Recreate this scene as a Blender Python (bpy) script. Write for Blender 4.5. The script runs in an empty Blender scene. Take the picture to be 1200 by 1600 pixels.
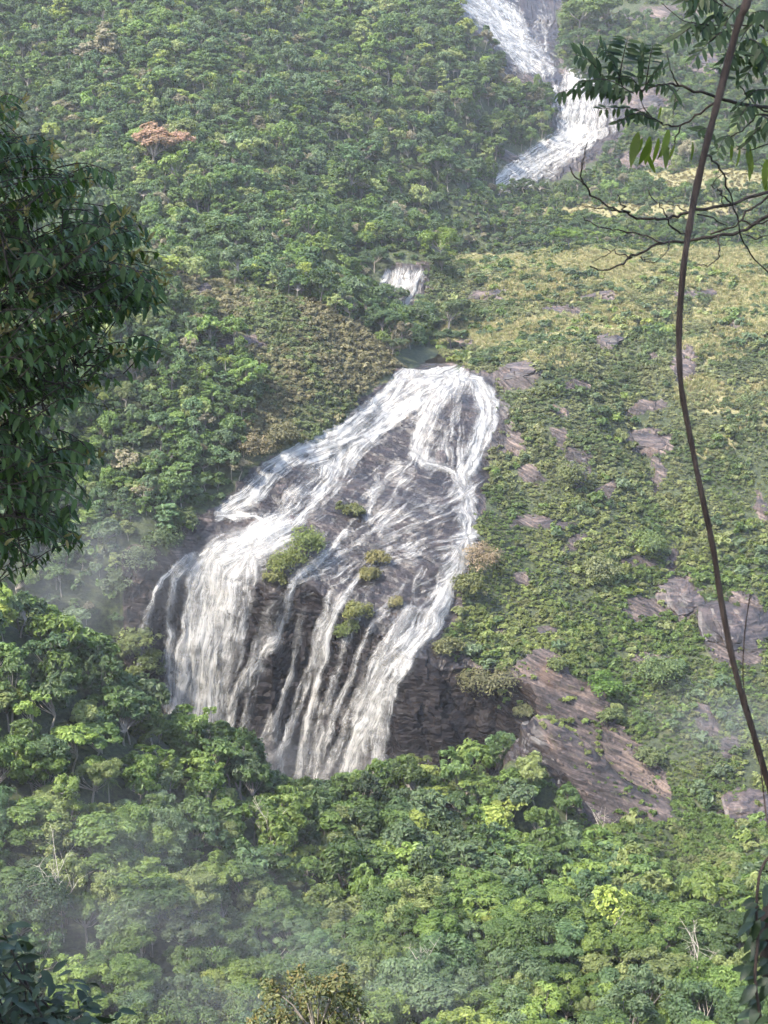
import bpy, math, random
import numpy as np
from mathutils import Vector, Matrix

random.seed(7)
RNG = np.random.default_rng(7)
scn = bpy.context.scene
COL = scn.collection

# ------------------------------------------------------------------ camera, sky, sun, exposure
PITCH = math.radians(-14.0)
FPX = 2462.0                                   # focal length in pixels of the 1200 x 1600 frame
cam_data = bpy.data.cameras.new('camera')
cam = bpy.data.objects.new('camera', cam_data)
COL.objects.link(cam)
cam.location = (0, 0, 0)
cam.rotation_euler = (math.pi / 2 + PITCH, 0, 0)
cam_data.sensor_fit = 'VERTICAL'
cam_data.angle_y = 2 * math.atan(800.0 / FPX)
cam_data.dof.use_dof = True
cam_data.dof.focus_distance = 430
cam_data.dof.aperture_fstop = 10
cam_data.clip_start = 0.1
cam_data.clip_end = 6000
scn.camera = cam

SUN_EL = math.radians(50)
SUN_AZ = math.atan2(-0.70, -0.55)               # direction to the sun: left of the view, a little behind
SUN_DIR = Vector((math.sin(SUN_AZ) * math.cos(SUN_EL), math.cos(SUN_AZ) * math.cos(SUN_EL), math.sin(SUN_EL)))
world = bpy.data.worlds.new('World')
scn.world = world
world.use_nodes = True
wn = world.node_tree.nodes
wn.clear()
sky = wn.new('ShaderNodeTexSky')
sky.sky_type = 'NISHITA'
sky.sun_disc = False
sky.sun_elevation = SUN_EL
sky.sun_rotation = SUN_AZ
sky.air_density = 1.0
sky.dust_density = 2.0
bg = wn.new('ShaderNodeBackground')
bg.inputs['Strength'].default_value = 0.15
wo = wn.new('ShaderNodeOutputWorld')
world.node_tree.links.new(sky.outputs[0], bg.inputs[0])
world.node_tree.links.new(bg.outputs[0], wo.inputs[0])

sun_data = bpy.data.lights.new('sun', 'SUN')
sun_data.energy = 2.7
sun_data.angle = math.radians(1.5)
sun_data.color = (1.0, 0.93, 0.80)
sun = bpy.data.objects.new('sun', sun_data)
COL.objects.link(sun)
sun.rotation_euler = SUN_DIR.to_track_quat('Z', 'Y').to_euler()

scn.view_settings.view_transform = 'Standard'
scn.view_settings.look = 'None'
scn.view_settings.exposure = 2.28
scn.view_settings.gamma = 1.0
scn.view_settings.use_curve_mapping = False
scn.cycles.max_bounces = 4
scn.cycles.diffuse_bounces = 2
scn.cycles.glossy_bounces = 2
scn.cycles.transmission_bounces = 3
scn.cycles.transparent_max_bounces = 8
scn.cycles.volume_bounces = 0
scn.cycles.caustics_reflective = False
scn.cycles.caustics_refractive = False
scn.cycles.use_denoising = True
scn.cycles.debug_use_spatial_splits = True
scn.cycles.use_adaptive_sampling = True
scn.cycles.adaptive_threshold = 0.035
scn.cycles.adaptive_min_samples = 20

# ------------------------------------------------------------------ pixel <-> world
CP, SP = math.cos(PITCH), math.sin(PITCH)


def ray(px, py):
    cx = (np.asarray(px, float) - 600) / FPX
    cy = (800 - np.asarray(py, float)) / FPX
    return cx, CP - cy * SP, SP + cy * CP


def at(px, py, d):
    """World point seen at pixel (px, py), d metres away along the ground (world Y)."""
    x, y, z = ray(px, py)
    k = d / y
    return np.stack([x * k, y * k, z * k], -1)


def project(P):
    P = np.asarray(P, float)
    x, y, z = P[..., 0], P[..., 1], P[..., 2]
    fwd = y * CP + z * SP
    up = -y * SP + z * CP
    fwd = np.where(np.abs(fwd) < 1e-6, 1e-6, fwd)
    return 600 + FPX * x / fwd, 800 - FPX * up / fwd


# ------------------------------------------------------------------ numpy noise
_perm = RNG.permutation(4096).astype(np.int64)
_vals = RNG.random(4096) * 2 - 1


def _h(i, j, k):
    return _vals[_perm[(_perm[(_perm[i & 4095] + j) & 4095] + k) & 4095]]


def noise(x, y, z=0.0):
    x, y, z = np.broadcast_arrays(np.asarray(x, float), np.asarray(y, float), np.asarray(z, float))
    i, j, k = np.floor(x).astype(np.int64), np.floor(y).astype(np.int64), np.floor(z).astype(np.int64)
    u, v, w = x - i, y - j, z - k
    u, v, w = u * u * (3 - 2 * u), v * v * (3 - 2 * v), w * w * (3 - 2 * w)
    r = 0
    for a in (0, 1):
        for b in (0, 1):
            for c in (0, 1):
                r = r + _h(i + a, j + b, k + c) * (u if a else 1 - u) * (v if b else 1 - v) * (w if c else 1 - w)
    return r


def fbm(x, y, z=0.0, o=4):
    r, a, f = 0, 1.0, 1.0
    for q in range(o):
        r = r + a * noise(x * f + 17.3 * q, y * f + 5.1 * q, np.asarray(z) * f + 9.7 * q)
        a *= 0.5
        f *= 2.03
    return r


def smooth(a, b, x):
    t = np.clip((x - a) / (b - a), 0, 1)
    return t * t * (3 - 2 * t)


def inside(poly, px, py):
    px, py = np.asarray(px), np.asarray(py)
    r = np.zeros(px.shape, bool)
    n = len(poly)
    for i in range(n):
        x0, y0 = poly[i]
        x1, y1 = poly[(i + 1) % n]
        if y0 == y1:
            continue
        c = ((y0 > py) != (y1 > py)) & (px < (x1 - x0) * (py - y0) / (y1 - y0) + x0)
        r ^= c
    return r


def seg_field(line, px, py):
    """Distance to a polyline, arc length of the foot, signed side."""
    best = np.full(px.shape, 1e9)
    arc = np.zeros(px.shape)
    lat = np.zeros(px.shape)
    s = 0.0
    for (x0, y0), (x1, y1) in zip(line[:-1], line[1:]):
        dx, dy = x1 - x0, y1 - y0
        L = math.hypot(dx, dy)
        t = np.clip(((px - x0) * dx + (py - y0) * dy) / (L * L), 0, 1)
        d = np.hypot(px - x0 - t * dx, py - y0 - t * dy)
        m = d < best
        best = np.where(m, d, best)
        arc = np.where(m, s + t * L, arc)
        lat = np.where(m, ((px - x0) * dy - (py - y0) * dx) / L, lat)
        s += L
    return best, arc, lat


# ------------------------------------------------------------------ terrain: two smooth fields and a cliff between them
UP = [  # px, py, metres away, height of what grows there (taken off)
    # cascade slab
    (680, 580, 500, 0), (600, 640, 478, 0), (760, 605, 492, 0), (520, 690, 460, 0), (440, 715, 446, 0), (350, 805, 425, 0),
    (400, 835, 420, 0), (640, 760, 448, 0), (735, 740, 455, 0), (740, 840, 430, 0), (560, 870, 418, 0), (330, 865, 412, 0),
    (460, 900, 408, 0), (690, 930, 412, 0), (640, 1010, 397, 0), (690, 650, 474, 0), (560, 760, 446, 0), (270, 890, 407, 0),
    # pool, small fall, dark pool
    (650, 560, 520, 0), (690, 545, 545, 0), (640, 525, 568, 0), (620, 474, 592, 0), (630, 420, 600, 0), (590, 430, 600, 0), (670, 425, 600, 0),
    (645, 400, 645, 0), (680, 380, 672, 2),
    # valley up to the long slide
    (700, 340, 705, 6), (780, 320, 740, 5), (785, 288, 785, 0), (840, 255, 812, 0), (900, 218, 842, 0), (900, 140, 868, 0), (840, 118, 882, 0),
    (800, 40, 960, 0), (790, 0, 1005, 0), (850, 60, 950, 0), (790, -150, 1180, 0),
    # wooded hill, left
    (0, 450, 500, 7), (0, 300, 580, 7), (0, 150, 660, 7), (0, 0, 740, 7), (0, -200, 860, 7), (-400, 300, 560, 7), (-400, 0, 720, 7),
    (300, 400, 530, 7), (300, 250, 610, 7), (300, 100, 700, 7), (300, 0, 765, 7), (300, -200, 900, 7),
    (550, 400, 585, 7), (550, 280, 660, 7), (550, 120, 760, 7), (550, 0, 840, 7), (550, -200, 980, 7),
    (700, 280, 715, 6), (740, 150, 800, 6), (735, 25, 865, 6), (720, 240, 770, 5), (850, 185, 838, 3), (780, 100, 850, 5),
    # brown knoll
    (625, 560, 505, 1), (480, 478, 500, 1), (330, 450, 495, 1), (400, 560, 470, 1), (500, 620, 466, 1), (250, 425, 500, 2), (590, 520, 512, 1),
    # wooded slope left of the falls
    (150, 560, 445, 6), (300, 560, 455, 6), (250, 650, 436, 6), (340, 660, 440, 4), (200, 760, 418, 5), (250, 835, 408, 1), (100, 800, 408, 5), (0, 700, 412, 6),
    (-300, 700, 410, 6), (150, 890, 401, 2),
    # open slope, right
    (780, 600, 495, 0), (850, 560, 512, 0), (800, 700, 470, 0), (900, 700, 476, 0), (1000, 640, 500, 0), (1200, 600, 520, 0),
    (1200, 800, 472, 0), (1000, 850, 450, 0), (850, 850, 440, 0), (780, 960, 415, 0), (900, 1000, 413, 0), (1050, 980, 424, 0),
    (1200, 1000, 428, 0), (840, 1060, 396, 0), (1200, 1200, 388, 0), (1050, 1250, 374, 0), (920, 1170, 383, 0), (740, 1030, 400, 0),
    (1600, 800, 480, 0), (1600, 1100, 410, 0), (1600, 500, 560, 0),
    (750, 490, 575, 0), (900, 430, 600, 0), (1100, 430, 605, 0), (900, 390, 640, 0), (1200, 400, 632, 0), (1000, 300, 735, 0),
    (1200, 270, 755, 0), (960, 240, 815, 0), (1000, 190, 835, 0), (1200, 150, 855, 2), (1000, 60, 945, 4), (1200, 0, 990, 2),
    (1200, -150, 1150, 0), (1600, 200, 830, 0), (1600, -100, 1100, 0),
]
UPX = [(-900, 1200, 150), (-300, 1500, 330), (300, 1500, 330), (900, 1500, 300), (-700, 700, 80), (700, 800, 40), (-600, 300, -110), (600, 300, -190),
       (-100, 330, -150), (0, 340, -165), (60, 340, -188), (150, 340, -195)]
VAL = [  # near spur and valley floor (canopy heights taken off)
    (0, 1600, 215, 10), (0, 1400, 240, 10), (0, 1200, 268, 10), (0, 1000, 295, 10), (0, 905, 312, 10), (-400, 1400, 230, 10), (-400, 1000, 285, 10),
    (120, 985, 316, 10), (200, 1060, 320, 10),
    (300, 1600, 220, 10), (300, 1400, 255, 10), (300, 1200, 300, 10), (300, 1125, 322, 10), (400, 1200, 328, 10),
    (475, 1250, 335, 10), (470, 1400, 275, 10), (470, 1600, 225, 10), (700, 1600, 225, 10), (700, 1400, 278, 10), (700, 1210, 350, 10),
    (620, 1200, 352, 10), (800, 1165, 370, 9), (900, 1600, 225, 10), (900, 1400, 285, 9), (930, 1290, 340, 7), (1200, 1600, 222, 10), (1200, 1420, 280, 9),
    (1200, 1310, 340, 4), (1600, 1600, 220, 10), (1600, 1300, 340, 6),
]
VALX = [(-80, 388, -176), (-60, 390, -188), (-40, 392, -192), (-15, 386, -190), (10, 378, -184), (30, 372, -176), (-120, 385, -165), (-200, 380, -140),
        (-400, 380, -80), (-60, 430, -200), (20, 430, -200), (100, 400, -190), (200, 400, -190), (-300, 500, -120), (300, 500, -190),
        (0, 150, -124), (-150, 150, -118), (150, 150, -128), (0, 100, -88), (-150, 100, -84), (150, 100, -94), (0, 50, -46), (-150, 50, -40), (150, 50, -54),
        (0, 22, -20), (-80, 20, -15), (80, 20, -24), (0, 6, -4.5), (-30, 5, -2.0), (30, 5, -6.0), (0, 0, -1.7), (-60, 0, 1), (60, 0, -5), (0, -40, 2), (-100, -60, 8), (100, -60, 0),
        (-500, 0, 30), (500, 0, -20), (-500, 200, -60), (500, 200, -150), (0, -300, 30)]


def make_field(px_pts, xyz_pts, c, lam):
    Q = [tuple(at(a, b, d) - np.array([0, 0, h])) for a, b, d, h in px_pts] + list(xyz_pts)
    Q = np.array(Q, float)
    X = Q[:, :2]
    n = len(X)
    K = np.sqrt(((X[:, None] - X[None]) ** 2).sum(-1) + c * c)
    A = np.zeros((n + 3, n + 3))
    A[:n, :n] = -K + lam * np.eye(n)
    A[:n, n] = 1
    A[:n, n + 1:] = X / 100
    A[n:, :n] = A[:n, n:].T
    b = np.concatenate([Q[:, 2], [0, 0, 0]])
    s = np.linalg.solve(A, b)
    w, p = s[:n], s[n:]

    def f(x, y):
        sh = x.shape
        x, y = x.ravel(), y.ravel()
        out = np.empty(x.shape)
        for i in range(0, len(x), 40000):
            xx, yy = x[i:i + 40000, None], y[i:i + 40000, None]
            out[i:i + 40000] = -np.sqrt((xx - X[:, 0]) ** 2 + (yy - X[:, 1]) ** 2 + c * c) @ w
        return (out + p[0] + p[1] * x / 100 + p[2] * y / 100).reshape(sh)
    return f


field_up = make_field(UP, UPX, 12.0, 0.02)
field_val = make_field(VAL, VALX, 12.0, 0.05)
CX = np.array([-900, -300, -130, -80, -66, -52, -45, -30, -22, -8, 4, 14, 24, 36, 60, 100, 200, 900], float)
CY = np.array([380, 385, 396, 402, 407, 410, 409, 404, 406, 399, 394, 392, 396, 392, 376, 370, 372, 372], float)
CW = np.array([18, 18, 16, 15, 13, 13, 13, 14, 14, 15, 18, 20, 18, 17, 14, 14, 14, 14], float)


def cliff_y(x):
    return np.interp(x, CX, CY) + 1.6 * noise(x * 0.13, 3.3) + 0.8 * noise(x * 0.37, 8.1)


def cliff_w(x):
    return np.interp(x, CX, CW)


def height(x, y):
    x, y = np.broadcast_arrays(np.asarray(x, float), np.asarray(y, float))
    c, w = cliff_y(x), cliff_w(x)
    t = np.clip((y - (c - w)) / w, 0, 1)
    k = t * t * (3 - 2 * t)
    u, v = field_up(x, y), field_val(x, y)
    far = smooth(60, 200, y)
    z = v + (u - v) * k
    ms = smooth(28, 50, x - 0.02 * (y - 400)) * smooth(392, 412, y) * smooth(660, 600, y)
    gully = np.exp(-(noise(x * 0.045 + 0.008 * y, y * 0.012, 6.0) / 0.16) ** 2)
    z = z + ms * (2.0 * fbm(x * 0.06, y * 0.04, 3.0, 3) - 2.2 * gully)
    return z + far * (1.5 * fbm(x * 0.035, y * 0.035, 1.0, 3) * (1 - 0.6 * ((k > 0.02) & (k < 0.999))))


# ------------------------------------------------------------------ zones traced on the ground
P_CASCADE = [(640, 572), (700, 574), (775, 590), (800, 640), (790, 700), (768, 740), (752, 800), (748, 860), (722, 905), (700, 985), (690, 1010),
             (625, 1045), (618, 1120), (600, 1300), (300, 1300), (220, 1120), (205, 1000), (235, 905), (300, 862), (330, 820), (335, 795), (400, 728), (480, 698),
             (520, 672), (575, 622), (620, 578)]
P_CLIFF_R = [(600, 1020), (690, 1000), (745, 1045), (800, 1052), (850, 1150), (930, 1290), (800, 1290), (560, 1300)]
P_STRIATED = [(770, 1060), (850, 1015), (872, 1030), (890, 1055), (935, 1085), (965, 1125), (1010, 1170), (1062, 1270), (1030, 1290), (930, 1285), (865, 1225), (765, 1170)]
P_GORGE = [(225, 885), (280, 850), (300, 872), (245, 905), (225, 1010), (195, 1000)]
P_LEFTROCK = [(290, 808), (345, 785), (392, 828), (370, 852), (290, 868)]
P_UPPER = [(700, -80), (900, -80), (875, 20), (872, 115), (965, 140), (985, 200), (960, 225), (925, 250), (880, 288), (768, 286), (790, 258), (868, 212), (856, 140),
           (800, 100), (755, 60), (705, 0)]
P_SMALL = [(585, 414), (675, 414), (668, 455), (640, 480), (590, 480)]
P_KNOLL = [(240, 415), (330, 436), (480, 468), (600, 530), (632, 575), (575, 622), (520, 672), (470, 700), (395, 715), (372, 690), (400, 630), (420, 590), (360, 540), (260, 480)]
P_SLOPE = [(690, 560), (640, 420), (700, 405), (900, 385), (1200, 385), (2200, 380), (2200, 1420), (1200, 1400), (1040, 1370), (1000, 1300), (900, 1300), (800, 1150), (690, 1010), (720, 905), (750, 760),
           (775, 640), (770, 595)]
P_BUSHY = [(690, 300), (900, 290), (985, 200), (960, 140), (872, 115), (880, -60), (850, -400), (2200, -400), (2200, 385), (1200, 390), (900, 390), (700, 410)]
ROCKSPOTS = [(875, 485, 26, 11), (945, 532, 30, 17), (810, 590, 42, 24), (1012, 636, 36, 13), (1012, 688, 50, 24), (895, 602, 26, 9),
             (848, 815, 52, 14), (890, 850, 20, 18), (1000, 950, 30, 24), (1058, 935, 40, 40), (1148, 985, 58, 70), (1165, 1270, 46, 36), (905, 735, 20, 50), (800, 690, 14, 30), (832, 748, 26, 18),
             (1022, 745, 12, 34), (1192, 800, 14, 30), (1070, 570, 24, 34), (856, 988, 22, 9), (780, 990, 20, 8), (1150, 508, 16, 9), (1090, 458, 34, 8), (930, 462, 36, 10),
             (760, 458, 42, 9), (725, 540, 25, 10), (880, 690, 18, 26), (950, 770, 22, 16), (1000, 880, 30, 14), (1105, 1130, 24, 34), (1140, 1170, 20, 24), (1020, 560, 14, 8),
             (825, 905, 14, 14), (1045, 880, 14, 26), (690, 575, 22, 10), (1020, 1030, 46, 9), (1185, 1330, 18, 16), (1000, 1350, 40, 10), (915, 1280, 40, 14), (870, 640, 22, 8), (380, 535, 34, 14),
             (325, 458, 22, 9), (410, 545, 18, 10), (1100, 100, 26, 22), (1010, 160, 40, 30), (1010, 250, 60, 20), (820, 120, 40, 30), (1000, 20, 120, 14), (700, 970, 20, 12)]
DRYSPOTS = [(1010, 425, 240, 28), (1170, 480, 90, 60), (1110, 545, 60, 26), (880, 455, 130, 18), (760, 520, 90, 26), (980, 410, 260, 18), (1110, 280, 120, 16), (960, 500, 60, 26), (1100, 620, 50, 30), (800, 405, 110, 14), (1160, 470, 80, 30), (1120, 700, 40, 20),
            (960, 430, 90, 20), (860, 520, 60, 20), (755, 870, 28, 24), (1180, 640, 60, 40), (1000, 330, 200, 12), (640, 620, 10, 10), (860, 560, 50, 14)]


def spots(S, px, py):
    r = np.zeros(px.shape)
    for a, b, rx, ry in S:
        q = np.hypot((px - a) / rx, (py - b) / ry)
        r = np.maximum(r, smooth(1.15, 0.6, q))
    return r


def zones(P):
    """rock, dry-grass weights for ground points."""
    px, py = project(P)
    n = 14 * fbm(P[..., 0] * 0.14, P[..., 1] * 0.11, P[..., 2] * 0.11, 3)
    qx, qy = px + n, py + 9 * fbm(P[..., 0] * 0.14 + 50, P[..., 1] * 0.14, P[..., 2] * 0.14, 3)
    t = P[..., 1] - cliff_y(P[..., 0])
    front = (t > -cliff_w(P[..., 0]) - 2) | ((P[..., 0] > 15) & (P[..., 0] < 80) & (t > -40))
    rock = np.zeros(px.shape)
    for poly in (P_CASCADE, P_CLIFF_R, P_STRIATED, P_GORGE, P_LEFTROCK):
        rock = np.maximum(rock, (inside(poly, qx, qy) & front & (P[..., 1] < 560)).astype(float))
    rock = np.maximum(rock, (inside(P_UPPER, qx, qy) & (P[..., 1] > 740)).astype(float))
    rock = np.maximum(rock, (inside(P_SMALL, qx, qy) & (P[..., 1] > 580) & (P[..., 1] < 625)).astype(float))
    rock = np.maximum(rock, spots(ROCKSPOTS, qx, qy) * front)
    steep = (t > -cliff_w(P[..., 0]) * 0.85) & (t < -1) & (P[..., 0] > -70) & (P[..., 0] < 40)
    rock = np.maximum(rock, steep.astype(float))
    dry = np.maximum(spots(DRYSPOTS, qx, qy), 0.22 * inside(P_SLOPE, qx, qy) + 0.35 * inside(P_KNOLL, qx, qy) * (P[..., 1] < 520)) * (P[..., 1] > 330)
    return rock, dry


def strata(x, y, z, px):
    """Position along and across the rock layers: dipping left in the falls, right on the striped slab."""
    right = smooth(745, 800, px)
    wob = 1.2 * fbm(x * 0.05, y * 0.05, z * 0.05, 3)
    s1 = z + 0.18 * x + 0.15 * (y - 430) + wob
    s2 = z * 0.92 + 0.40 * x + 0.5 * wob
    return right, s1, s2


def rock_disp(x, y, z, rock, px, crag=1.0):
    right, s1, s2 = strata(x, y, z, px)
    a1 = 0.45 * fbm(x * 0.10, s1 * 0.45, y * 0.05, 4) + 0.45 * np.abs(fbm(x * 0.25, s1 * 0.9, y * 0.2, 3))
    a2 = 0.8 * fbm(x * 0.05, s2 * 0.30, y * 0.03, 3)
    saw = s2 * 0.55 + 0.6 * noise(x * 0.08, y * 0.08, 3.0)
    a2 = a2 + 1.7 * (saw - np.floor(saw)) * (0.5 + 0.5 * noise(x * 0.15, np.floor(saw) * 3.7, 1.0)) + 0.25 * fbm(x * 0.4, s2 * 1.8, y * 0.2, 2)
    blocks = 0.9 * fbm(x * 0.16, y * 0.16, z * 0.12, 4)
    t = y - cliff_y(x)
    face = smooth(-17, -13, t) * smooth(5, -1, t) * (1 - right)
    # broken ledges on the cliff: every layer a row of blocks standing proud by its own amount
    lay = (z + 0.30 * x + 4.5 * fbm(x * 0.06, z * 0.06, y * 0.06, 4)) / 3.4
    k = np.floor(lay)
    cell = np.floor(x / 3.1 + 5.3 * _h(k.astype(np.int64), np.int64(3), np.int64(1)) + 0.5 * noise(x * 0.4, z * 0.4))
    blk = _h(k.astype(np.int64), cell.astype(np.int64), np.int64(7))
    ledge = 0.45 * (lay - k) + 0.75 * blk + 0.4 * fbm(x * 0.45, z * 0.6, y * 0.5, 4) - 0.6 * np.exp(-(noise(x * 0.22 + 0.1 * z, z * 0.05, 9.0) / 0.12) ** 2)
    big = 1.9 * fbm(x * 0.075, z * 0.05, y * 0.05, 3)
    return rock * ((1 - right) * (1.1 * a1 + 0.55 * blocks) * (1 - 0.6 * face) + right * (1.05 * a2 + 0.2 * blocks) + face * (big + crag * ledge))


def surface(x, y, crag=1.0):
    """Displaced terrain point, unit normal, rock, dry."""
    e = 0.35
    z = height(x, y)
    zx = (height(x + e, y) - z) / e
    zy = (height(x, y + e) - z) / e
    n = np.stack([-zx, -zy, np.ones_like(z)], -1)
    n /= np.linalg.norm(n, axis=-1, keepdims=True)
    P = np.stack([x, y, z], -1)
    rock, dry = zones(P)
    px, _ = project(P)
    d = rock_disp(x, y, z, rock, px, crag)
    return P + n * d[..., None], n, rock, dry


def hit(px, py, d0=180, d1=1100, step=0.7):
    """First ground point along the pixel's ray."""
    d = np.arange(d0, d1, step)
    R = at(px, py, d)
    under = R[:, 2] < height(R[:, 0], R[:, 1])
    if under.any():
        return R[int(np.argmax(under))]
    return R[-1]


# ------------------------------------------------------------------ mesh helpers
def mesh_np(name, V, F, mats, mat_idx=None, smooth_shade=False, attrs=None):
    V = np.asarray(V, np.float32).reshape(-1, 3)
    F = np.asarray(F, np.int32)
    me = bpy.data.meshes.new(name)
    n, k = F.shape
    me.vertices.add(len(V))
    me.vertices.foreach_set('co', V.ravel())
    me.loops.add(n * k)
    me.loops.foreach_set('vertex_index', F.ravel())
    me.polygons.add(n)
    me.polygons.foreach_set('loop_start', np.arange(0, n * k, k, dtype=np.int32))
    me.polygons.foreach_set('loop_total', np.full(n, k, np.int32))
    for m in (mats if isinstance(mats, (list, tuple)) else [mats]):
        me.materials.append(m)
    if mat_idx is not None:
        me.polygons.foreach_set('material_index', np.asarray(mat_idx, np.int32))
    me.polygons.foreach_set('use_smooth', np.full(n, smooth_shade, bool))
    for an, (dom, typ, val) in (attrs or {}).items():
        a = me.attributes.new(an, typ, dom)
        a.data.foreach_set({'FLOAT': 'value', 'FLOAT_VECTOR': 'vector', 'INT': 'value'}[typ], np.asarray(val).ravel())
    me.update(calc_edges=True)
    return me


class Geo:
    """Collects quads (a triangle repeats its last corner) with a face tint and material index."""

    def __init__(self):
        self.v, self.f, self.m, self.t, self.n = [], [], [], [], 0

    def add(self, V, F, m=0, tint=0.5):
        V = np.asarray(V, float).reshape(-1, 3)
        F = np.asarray(F, int)
        self.v.append(V)
        self.f.append(F + self.n)
        self.m.append(np.full(len(F), m))
        self.t.append(np.broadcast_to(np.asarray(tint, float), (len(F),)))
        self.n += len(V)

    def tube(self, pts, radii, sides=6, m=0, tint=0.5, cap=True):
        pts = np.asarray(pts, float)
        radii = np.broadcast_to(np.asarray(radii, float), (len(pts),))
        T = np.gradient(pts, axis=0)
        T /= np.linalg.norm(T, axis=1, keepdims=True) + 1e-9
        a = np.array([0.31, 0.52, 0.79])
        N = np.cross(T, a)
        N /= np.linalg.norm(N, axis=1, keepdims=True) + 1e-9
        B = np.cross(T, N)
        ang = np.arange(sides) * 2 * math.pi / sides
        V = pts[:, None] + radii[:, None, None] * (np.cos(ang)[None, :, None] * N[:, None] + np.sin(ang)[None, :, None] * B[:, None])
        F = []
        for i in range(len(pts) - 1):
            for j in range(sides):
                k = (j + 1) % sides
                F.append((i * sides + j, i * sides + k, (i + 1) * sides + k, (i + 1) * sides + j))
        V = V.reshape(-1, 3)
        if cap:
            V = np.concatenate([V, pts[-1:]])
            b = (len(pts) - 1) * sides
            for j in range(0, sides, 1):
                F.append((b + j, b + (j + 1) % sides, len(V) - 1, len(V) - 1))
        self.add(V, F, m, tint)

    def mesh(self, name, mats, smooth_shade=False):
        V, F = np.concatenate(self.v), np.concatenate(self.f)
        M, T = np.concatenate(self.m), np.concatenate(self.t)
        tri = F[:, 2] == F[:, 3]
        me = bpy.data.meshes.new(name)
        tot = np.where(tri, 3, 4)
        start = np.concatenate([[0], np.cumsum(tot)[:-1]])
        keep = np.ones((len(F), 4), bool)
        keep[tri, 3] = False
        loops = F[keep]
        me.vertices.add(len(V))
        me.vertices.foreach_set('co', V.astype(np.float32).ravel())
        me.loops.add(len(loops))
        me.loops.foreach_set('vertex_index', loops.astype(np.int32))
        me.polygons.add(len(F))
        me.polygons.foreach_set('loop_start', start.astype(np.int32))
        me.polygons.foreach_set('loop_total', tot.astype(np.int32))
        for mt in (mats if isinstance(mats, (list, tuple)) else [mats]):
            me.materials.append(mt)
        me.polygons.foreach_set('material_index', M.astype(np.int32))
        me.polygons.foreach_set('use_smooth', np.full(len(F), smooth_shade, bool))
        a = me.attributes.new('tint', 'FLOAT', 'FACE')
        a.data.foreach_set('value', T.astype(np.float32))
        me.update(calc_edges=True)
        return me


def obj(name, me, parent=None, loc=None, **props):
    o = bpy.data.objects.new(name, me)
    COL.objects.link(o)
    if parent is not None:
        o.parent = parent
    if loc is not None:
        o.location = loc
    for k, v in props.items():
        o[k] = v
    return o


def empty(name, loc, label, category, group=None):
    o = bpy.data.objects.new(name, None)
    COL.objects.link(o)
    o.location = loc
    o.empty_display_size = 0.5
    o['label'] = label
    o['category'] = category
    if group:
        o['group'] = group
    return o


# ------------------------------------------------------------------ materials
class NT:
    def __init__(self, name):
        self.mat = bpy.data.materials.new(name)
        self.mat.use_nodes = True
        self.t = self.mat.node_tree
        self.t.nodes.clear()
        self.out = self.t.nodes.new('ShaderNodeOutputMaterial')

    def n(self, kind, **kw):
        nd = self.t.nodes.new('ShaderNode' + kind)
        for k, v in kw.items():
            setattr(nd, k, v)
        return nd

    def l(self, a, b):
        self.t.links.new(a, b)

    def val(self, sock, v):
        if isinstance(v, (int, float, tuple, list)):
            sock.default_value = v
        else:
            self.l(v, sock)

    def math(self, op, a, b=0.0, clamp=False):
        nd = self.n('Math', operation=op, use_clamp=clamp)
        self.val(nd.inputs[0], a)
        self.val(nd.inputs[1], b)
        return nd.outputs[0]

    def mix(self, f, a, b, blend='MIX'):
        nd = self.n('Mix', data_type='RGBA', blend_type=blend)
        self.val(nd.inputs[0], f)
        self.val(nd.inputs[6], a)
        self.val(nd.inputs[7], b)
        return nd.outputs[2]

    def noise(self, vec, scale, detail=4, rough=0.55, dist=0.0):
        nd = self.n('TexNoise')
        if vec is not None:
            self.l(vec, nd.inputs['Vector'])
        nd.inputs['Scale'].default_value = scale
        nd.inputs['Detail'].default_value = detail
        nd.inputs['Roughness'].default_value = rough
        nd.inputs['Distortion'].default_value = dist
        return nd.outputs['Fac']

    def ramp(self, f, stops):
        nd = self.n('ValToRGB')
        e = nd.color_ramp.elements
        while len(e) > 1:
            e.remove(e[-1])
        for i, (p, c) in enumerate(stops):
            q = e[0] if i == 0 else e.new(p)
            q.position = p
            q.color = (*c, 1) if len(c) == 3 else c
        self.val(nd.inputs[0], f)
        return nd.outputs[0]

    def rng(self, f, a, b, c=0.0, d=1.0):
        nd = self.n('MapRange', clamp=True)
        self.val(nd.inputs[0], f)
        for i, v in enumerate((a, b, c, d)):
            nd.inputs[i + 1].default_value = v
        return nd.outputs[0]

    def attr(self, name, kind='GEOMETRY'):
        nd = self.n('Attribute', attribute_name=name, attribute_type=kind)
        return nd

    def mapping(self, vec, scale=(1, 1, 1), rot=(0, 0, 0)):
        nd = self.n('Mapping')
        self.l(vec, nd.inputs[0])
        nd.inputs['Scale'].default_value = scale
        nd.inputs['Rotation'].default_value = rot
        return nd.outputs[0]


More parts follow.
